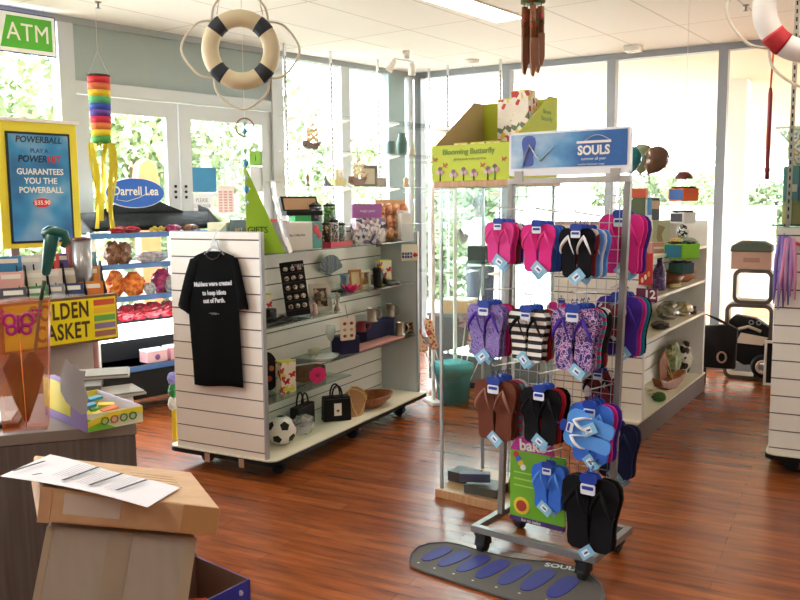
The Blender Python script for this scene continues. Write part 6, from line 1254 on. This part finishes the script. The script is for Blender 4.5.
# sweets display box
N0 = Z(88, 432.5, .951); U_ = Z(143, 421.5, .951)-N0; V_ = Z(54, 417, .951)-N0; lu = U_.length; u_ = U_.normalized(); v_ = V((-u_.y, u_.x, 0)); lv = V_.length*.95; bz = math.atan2(u_.y, u_.x)
t = thing('sweets_box', 'open purple, yellow and green sweets box at the counter corner', 'display box', N0, bz)
lh = M(N0, 17.5); PRP = mat('8f7cc0', .5); YG = mat('e4dc3c', .5)
MB().box(0, lu, 0, .003, 0, lh, mat('e4e8c8', .5)).obj('front_panel', t)
o = MB(); o.prism([(0.0, 0), (lu*.5, 0), (lu*.35, .012), (0, lh*.75)], -.0015, -.0003, mat('7ac83c', .5), XZ).prism([(0, lh*.6), (lu*.4, lh*.95), (lu, lh*.95), (lu, lh*.6), (lu*.5, lh*.7), (0, lh*.25)], -.0022, -.0012, mat('ecd83c', .5), XZ); o.obj('printed_wave', t)
for k in range(4): MB().tube([(lu*(.3+.17*k)+.01*math.cos(j*.785), -.003, lh*.5+.01*math.sin(j*.785)) for j in range(8)], .0022, mat(('5a9c3a', 'd86a3c', '4a9a4c', '3a8a44')[k], .5), 5, True).obj('printed_ring', t)
MB().box(lu-.003, lu, .003, lv*1.3, 0, lh, mat('c8c0e0', .5)).obj('side_panel', t); MB().box(.003, lu-.003, lv*1.3-.003, lv*1.3, 0, lh, YG).obj('back_panel', t); MB().box(.003, lu-.003, .003, lv*1.3-.003, 0, .003, YG).obj('bottom_panel', t)
hh = M(N0, 48)
MB(TR(0, 0, 0)).prism([(0, 0), (lv*1.3, 0), (lv*1.3, hh*.9), (lv*.9, hh), (lv*.05, hh*.86), (0, lh)], -.003, .0, PRP, YZ).obj('header_panel', t); MB().prism([(lv*.45, hh*.2), (lv*1.28, hh*.2), (lv*1.28, hh*.88), (lv*.45, hh*.88)], -.004, -.003, YG, YZ).obj('yellow_print', t)
MB(TR(0, -lv*.4, 0)).prism([(lv*.35, hh*.45), (lv*.5, hh*.35), (lv*.95, hh*.5), (lv*1.1, hh*.7), (lv*1.06, hh*1.1), (lv*.95, hh*1.3), (lv*.9, hh*1.45), (lv*.75, hh*1.38), (lv*.6, hh*1.42), (lv*.5, hh*1.3), (lv*.32, hh*1.32), (lv*.4, hh*1.1), (lv*.3, hh*.8)], -.006, -.0042, mat('9a9a9c', .6), YZ).obj('plain_grey_cutout', t)
rnd = random.Random(9)
for k in range(12):
    x = .02+(lu-.05)*((k % 4)+.3)/4; y = .02+(lv*1.3-.05)*((k//4)+.3)/3
    solo(MB(TR(0, 0, 0, .1, .15*rnd.uniform(-1, 1), rnd.uniform(-.5, .5))).box(-.022, .022, -.012, .012, 0, .008, mat(('5cb03c', 'e8d040', 'e06a2c', '6a5ab0', 'd84a6a', '3a9ac0')[k % 6], .4)), 'sweet_packet', 'small bright sweet packet in the open box on the counter', 'sweets', N0+u_*x+v_*y+V((0, 0, lh*.55+.006*(k % 3))), bz, 'sweet packets in the counter box')
for k, (x0_, y0_, lab) in enumerate(((106, 384, 'upper grey leaflet pile sticking out behind the sweets box'), (118, 393, 'lower grey leaflet pile sticking out behind the sweets box'))):
    q = Z(x0_, y0_, .955); solo(MB().box(-.11, .1, -.07, .07, 0, .006, mat('c0bcb4', .5)).box(-.105, .095, -.066, .066, .006, .012, mat('8a8880', .5)), 'leaflet_pile', lab, 'leaflets', (q.x-.03, q.y+.02*(1-k), .951+.03*(1-k)), .3+.3*k, 'leaflet piles on the counter')
solo(MB().box(-.12, .05, -.07, .1, 0, .028, mat('6a6864', .5)), 'magazine_stack', 'grey magazine stack under the upper leaflets behind the sweets box', 'magazines', (Z(100, 390, .955).x-.05, Z(100, 390, .955).y+.01, .951), .3)
solo(MB().box(-.1, .05, -.1, .06, 0, .012, BLK).box(-.09, .03, -.08, .04, .012, .016, mat('d8d4d0')), 'magazine', 'black and white magazine at the left edge under the orange bag', 'magazine', Z(4, 420, .951), .3)
# orange gauze bag
q = Z(27, 427, .951); hB = M(q, 128)
ORG = sheer('orange_gauze', 'e07a2c', .42, .3, ('e88a34', 'c8502c'), 12)
t = thing('gift_bag', 'tall see-through orange gift bag with a magenta butterfly print', 'bag', q, Ff.rz)
wb, wt, db = M(q, 40)/2, M(q, 55)/2, .045
def bag_lv(f): w = wb+(wt-wb)*f; return [(-w, -db, hB*f), (w, -db, hB*f), (w, db, hB*f), (-w, db, hB*f)]
mb = MB(); lv_ = [0, .08, .3, .6, .85, 1]; vs = []
for f in lv_: vs += bag_lv(f)
fs = [(3, 2, 1, 0)]
for i in range(len(lv_)-1):
    for j in range(4): fs.append((4*i+j, 4*i+(j+1) % 4, 4*i+4+(j+1) % 4, 4*i+4+j))
mb.add(vs, fs, ORG); mb.obj('gauze', t)
MG2 = mat('b81e8c', .5)
for (a, b_, s) in ((-.022, .86, .9), (.022, .86, .9), (-.018, .79, .7), (.018, .79, .7)): MB().tube([(a+.016*s*math.cos(k*.628), -db-.0035, hB*b_+.018*s*math.sin(k*.628)) for k in range(10)], .005, MG2, 6, True).obj('printed_wing', t)
MB().tube([(0, -db-.0035, hB*.76), (0, -db-.0035, hB*.9)], .004, MG2, 6).obj('printed_body', t)
for k in range(12): MB().prism(circ(.004, 8, (-1 if k < 6 else 1)*(.036+.009*(k % 3)), hB*(.9+.03*((k//3) % 2))), -db-.003, -db-.001, MG2, XZ).obj('printed_dot', t)
MB().tube([(.004, -db-.002, 0.01), (.0, -db-.002, hB*.75)], .0015, mat('e8a060'), 6).obj('seam', t)
GRN = mat('17606a', .35); GRN = mat('156058', .35)
a0 = V((q.x, q.y, 0)); hd = D(52, 236, dep(q)+.02); sh = D(41, 300, dep(q)); 
t = thing('umbrella', 'dark green umbrella standing in the orange gauze bag, handle up', 'umbrella', (q.x, q.y, .958), 0)
H_ = hd-V((q.x, q.y, .958)); S_ = sh-V((q.x, q.y, .958)); dr = (H_-S_).normalized()
MB().tube([(0, 0, .02), (S_*.5), S_], .005, mat('2a4a34'), 8).tube([S_, S_+(H_-S_)*.3], .006, mat('2a4a34'), 8).obj('shaft', t)
MB().tube([S_+(H_-S_)*.38, S_+(H_-S_)*.42, S_+(H_-S_)*.8, H_], [.006, .012, .018, .021], GRN, 14).obj('handle', t)
MB().tube([H_+V((-.02, 0, .0)), H_+V((.01, 0, .012)), H_+V((.035, 0, .005)), H_+V((.04, 0, -.015)), H_+V((.028, 0, -.03))], [.016, .016, .013, .011, .007], GRN, 12).obj('grip_hook', t)
MB().tube([H_+V((-.022, 0, .014)), H_+V((-.005, 0, .024)), H_+V((.012, 0, .02))], .006, GRN, 8).obj('button', t)
for s_ in (-1, 1): MB().tube([(0, 0, .01), (s_*.012, 0, .08), (s_*.026, 0, .16), (s_*.024, 0, .2)], [.006, .02, .03, .008], mat('10180f', .9), 10).obj('folded_canopy', t)
# cartons in the foreground
FL, FR2, BL = D(41, 487, 1.60), D(221, 508, 1.56), D(34, 455, 1.98)
n_ = (FR2-FL).cross(BL-FL).normalized()
def onp(px, py, off=0): d_ = ray(px, py); return O+d_*((FL-O).dot(n_)/d_.dot(n_))+n_*off
if n_.z < 0: n_ = -n_
BR2 = onp(192, 472)
def lower(P_, px, py): return NP(px, py, P_, 95)
fl, fr2 = lower(FL, 37, 522), lower(FR2, 216, 537)
dz = (fl.z-FL.z+fr2.z-FR2.z)/2; off_l = fl-FL; off_r = fr2-FR2
t = thing('carton', 'flat brown carton with an invoice on top in the left foreground', 'box', (0, 0, 0)); tc_ = (FL+FR2+BL+BR2)/4; base = V((tc_.x, tc_.y, fl.z)); t.location = base
P8 = [fl, fr2, BR2+off_r, BL+off_l, FL, FR2, BR2, BL]
MB().hexa([p-base for p in P8], CARD).obj('carton_body', t, .006, 3)
def onf(a, b_): # point on the front face, a across 0..1, b up 0..1
    lo = fl.lerp(fr2, a); hi = FL.lerp(FR2, a); return lo.lerp(hi, b_)
nf = (fr2-fl).cross(FL-fl).normalized(); nf = nf if nf.y < 0 else -nf
def patch(nm, a0, a1, b0, b1, m, e_=.0012, lab=None):
    q4 = [onf(a0, b0), onf(a1, b0), onf(a1, b1), onf(a0, b1)]; o = MB().hexa([p-base+nf*.0002 for p in q4]+[p-base+nf*e_ for p in q4], m).obj(nm, t)
    if lab: o['label'] = lab
patch('tape', .0, .07, .0, 1.0, mat('c8a07c', .35)); patch('tape', .8, 1.0, .05, .98, mat('b88c5c', .3), lab='brown tape band'); patch('packing_label', .14, .46, .3, .9, mat('cfc4b8', .5))
# printed grid on the lid
for k in range(5):
    A_, B_ = onp(131+k*1.5, 473+k*2.6, .0012), onp(173+k*2.2, 478+k*2.6, .0012); 
    MB().tube([A_-base, B_-base], .0012, mat('a07c50', .6), 4, flat=.3).obj('printed_line', t)
t = thing('invoice', 'white printed invoice sheet lying across the flat brown carton', 'paper', onp(90, 483, .004), 0); lo = t.location.copy()
cor = [(0, 478), (147, 509.5), (180, 490), (50, 456)]; NU, NVv = 14, 6; vs = []; fs = []
for j in range(NVv+1):
    for i in range(NU+1):
        a, b_ = i/NU, j/NVv; px = (cor[0][0]*(1-a)+cor[1][0]*a)*(1-b_)+(cor[3][0]*(1-a)+cor[2][0]*a)*b_; py = (cor[0][1]*(1-a)+cor[1][1]*a)*(1-b_)+(cor[3][1]*(1-a)+cor[2][1]*a)*b_
        vs.append(onp(px, py, .004+.006*math.sin(a*3.1)*(1-b_)+.004*math.sin(a*9)*b_*.4)-lo)
k0 = len(vs); vs += [p+V((0, 0, -.0008)) for p in vs]
for j in range(NVv):
    for i in range(NU): a = j*(NU+1)+i; fs += [(a, a+1, a+NU+2, a+NU+1), (k0+a, k0+a+NU+1, k0+a+NU+2, k0+a+1)]
MB().add(vs, fs, mat('e8e8f0', .6, 0, 0), None, True).obj('sheet', t)
def ink(x0_, y0_, x1_, y1_, wd, m): A_, B_ = onp(x0_, y0_, .012)-lo, onp(x1_, y1_, .012)-lo; d_ = (B_-A_).normalized().cross(n_)*wd; MB().hexa([A_-d_, B_-d_, B_+d_, A_+d_]+[p+n_*.0004 for p in (A_-d_, B_-d_, B_+d_, A_+d_)], m).obj('printed_bar', t)
INK = mat('24242c', .6); GI = mat('a8a8b4', .6)
for a in ((12, 477, 44, 466.5), (62, 486.5, 98, 472.5), (89, 491.5, 122, 479), (116, 496.5, 146, 485.5)): ink(*a, .0035, INK)
ink(32, 481, 41, 479.3, .003, INK)
for k in range(7): ink(52+k*4, 482.5-k*.0-(7-k)*.2+.2, 80+k*4, 469.5+.5*k, .0006, GI)
for k in range(6): ink(76+k*3.2, 488.6+.5*k, 108+k*2.6, 475.4+.6*k, .0005, GI)
for k in range(4): ink(104+k*3, 494+.4*k, 133+k*2.6, 482+.6*k, .0005, GI)
# large carton under it
TL_, TR_ = D(47, 526, 1.64), D(197, 538, 1.61); bl_, br_ = NP(31, 608, TL_, 95), NP(187, 608, TR_, 95)
def ext(T_, b_): d_ = (b_-T_)/(b_.z-T_.z); return b_+d_*(0-b_.z)
gl_, gr_ = ext(TL_, bl_), ext(TR_, br_); bk = V((-.1, .36, 0)); bk2 = V((-.13, .36, 0))
t = thing('carton', 'large pale grey carton under the flat brown carton', 'box', V(((gl_.x+gr_.x)/2, (gl_.y+gr_.y)/2+.1, 0))); base = t.location.copy()
zt = min(TL_.z, TR_.z)
MB().hexa([p-base for p in (gl_, gr_, gr_+bk2, gl_+bk, TL_, TR_, TR_+bk2+V((0, 0, -.04)), TL_+bk+V((0, 0, -.04)))], CARDG).obj('carton_body', t, .006, 3)
def onf2(a, b_): lo = gl_.lerp(gr_, a); hi = TL_.lerp(TR_, a); return lo.lerp(hi, b_)
nf = (gr_-gl_).cross(TL_-gl_).normalized(); nf = nf if nf.y < 0 else -nf
for a0, a1, b0, b1, m, nm in ((.42, .58, .82, 1.0, mat('aaa18e', .35), 'tape'), (.93, 1.0, .0, 1.0, mat('b4a890', .5), 'corner_fold'), (.0, .05, .0, 1.0, mat('b0a490', .5), 'corner_fold')):
    q4 = [onf2(a0, b0), onf2(a1, b0), onf2(a1, b1), onf2(a0, b1)]; MB().hexa([p-base+nf*.0002 for p in q4]+[p-base+nf*.0012 for p in q4], m).obj(nm, t)
# open blue carton on the floor
hz = .34; A_, B_, C_ = Z(196, 556, hz), Z(250, 579, hz), Z(196, 606, hz); Dd = A_+(C_-B_)
t = thing('open_carton', 'open blue printed carton on the floor beside the large cartons', 'box', V(((A_.x+C_.x)/2, (A_.y+C_.y)/2, 0))); base = t.location.copy(); BLP = mat('2a3aa8', .4); INN = mat('8a6a58', .7)
cs_ = [A_, B_, C_, Dd]; ctr = (A_+B_+C_+Dd)/4
for k in range(4):
    p, q_ = cs_[k], cs_[(k+1) % 4]; n2 = (ctr-(p+q_)/2); n2.z = 0; n2.normalize(); dn = V((0, 0, -hz))
    MB().hexa([x-base for x in (p+dn, q_+dn, q_+dn+n2*.003, p+dn+n2*.003, p, q_, q_+n2*.003, p+n2*.003)], BLP).hexa([x-base+n2*.0035 for x in (p+dn, q_+dn, q_+dn+n2*.002, p+dn+n2*.002, p, q_, q_+n2*.002, p+n2*.002)], INN).obj('side_panel', t)
MB().hexa([x-base for x in [c_-V((0, 0, hz)) for c_ in cs_]+[c_-V((0, 0, hz-.004)) for c_ in cs_]], INN).obj('bottom_panel', t)
e1 = (Dd-A_); MB().hexa([x-base for x in (A_, Dd, Dd+V((-.0, -.03, .1)), A_+V((-.02, -.04, .1)), A_+V((.003, 0, 0)), Dd+V((.003, 0, 0)), Dd+V((.003, -.03, .1)), A_+V((-.017, -.04, .1)))], mat('8f8c8a', .6)).obj('flap', t)
q4 = (B_-C_); nn = V((q4.y, -q4.x, 0)).normalized()
for a, zz_, s in ((.8, -.03, .02), (.7, -.07, .03), (.86, -.1, .018)): p = C_+q4*a+V((0, 0, zz_))+nn*.001; MB().ball(p-base, s*.5, mat('d8dcf0', .5), 8, None, (1, .3, 1)).obj('printed_mark', t)
p = V((ctr.x, ctr.y, .005)); solo(crumple(.16, .14, .24, mat('c8402c', .5), 77), 'snack_bag', 'red and white snack packet inside the open blue carton', 'packet', p+(A_-C_)*.1, 0)
# ------------------------------------------------------------------ lights, world, view
w = bpy.data.worlds.new('world'); bpy.context.scene.world = w; w.use_nodes = True
bg = w.node_tree.nodes['Background']; bg.inputs[0].default_value = (.93, .97, 1, 1); bg.inputs[1].default_value = 5.0
LT = mat('fff6e8', .5, 0, 0, 12, 9)
l1, l2 = Z(437, 0, CH), Z(500, 20, CH); l3 = Z(522, 19, CH); lw_ = (l3-l2).length; ly = math.atan2((l2-l1).y, (l2-l1).x); lp = (l2+l3)/2-(l2-l1).normalized()*.62; print('LIGHT', lw_, math.degrees(ly))
for i, (x, y, lab) in enumerate(((lp.x, lp.y, 'recessed ceiling light above the lime green carton'), (-1.6, 2.6, 'added fill light, out of view in the ceiling over the front counter'), (1.3, 2.6, 'added fill light, out of view in the ceiling over the open floor'), (-1.6, -.4, 'added fill light, out of view in the ceiling behind the counter'), (1.3, -.4, 'added fill light, out of view in the ceiling near the camera'), (4.2, 2.6, 'added fill light, out of view in the ceiling at the right of the shop'))):  # only the first fitting is in view; the rest are added as fill light
    t = thing('ceiling_light', lab, 'light', (x, y, CH), ly, 'recessed ceiling lights')
    MB().box(-.6, .6, -.12, .12, -.006, -.0005, LT).obj('diffuser', t)
    mb = MB(); mb.box(-.62, .62, -.14, -.12, -.01, 0, WHITE).box(-.62, .62, .12, .14, -.01, 0, WHITE).box(-.62, -.6, -.12, .12, -.01, 0, WHITE).box(.6, .62, -.12, .12, -.01, 0, WHITE); mb.obj('frame', t)
sc = bpy.context.scene
sc.view_settings.view_transform = 'Standard'; sc.view_settings.look = 'None'; sc.view_settings.gamma = 1; sc.view_settings.use_curve_mapping = False
sc.view_settings.exposure = 1.45
sc.cycles.max_bounces = 10; sc.cycles.transparent_max_bounces = 24; sc.cycles.diffuse_bounces = 4; sc.cycles.glossy_bounces = 3
sc.cycles.sample_clamp_indirect = 4; sc.cycles.caustics_reflective = False; sc.cycles.caustics_refractive = False
sc.cycles.use_denoising = True
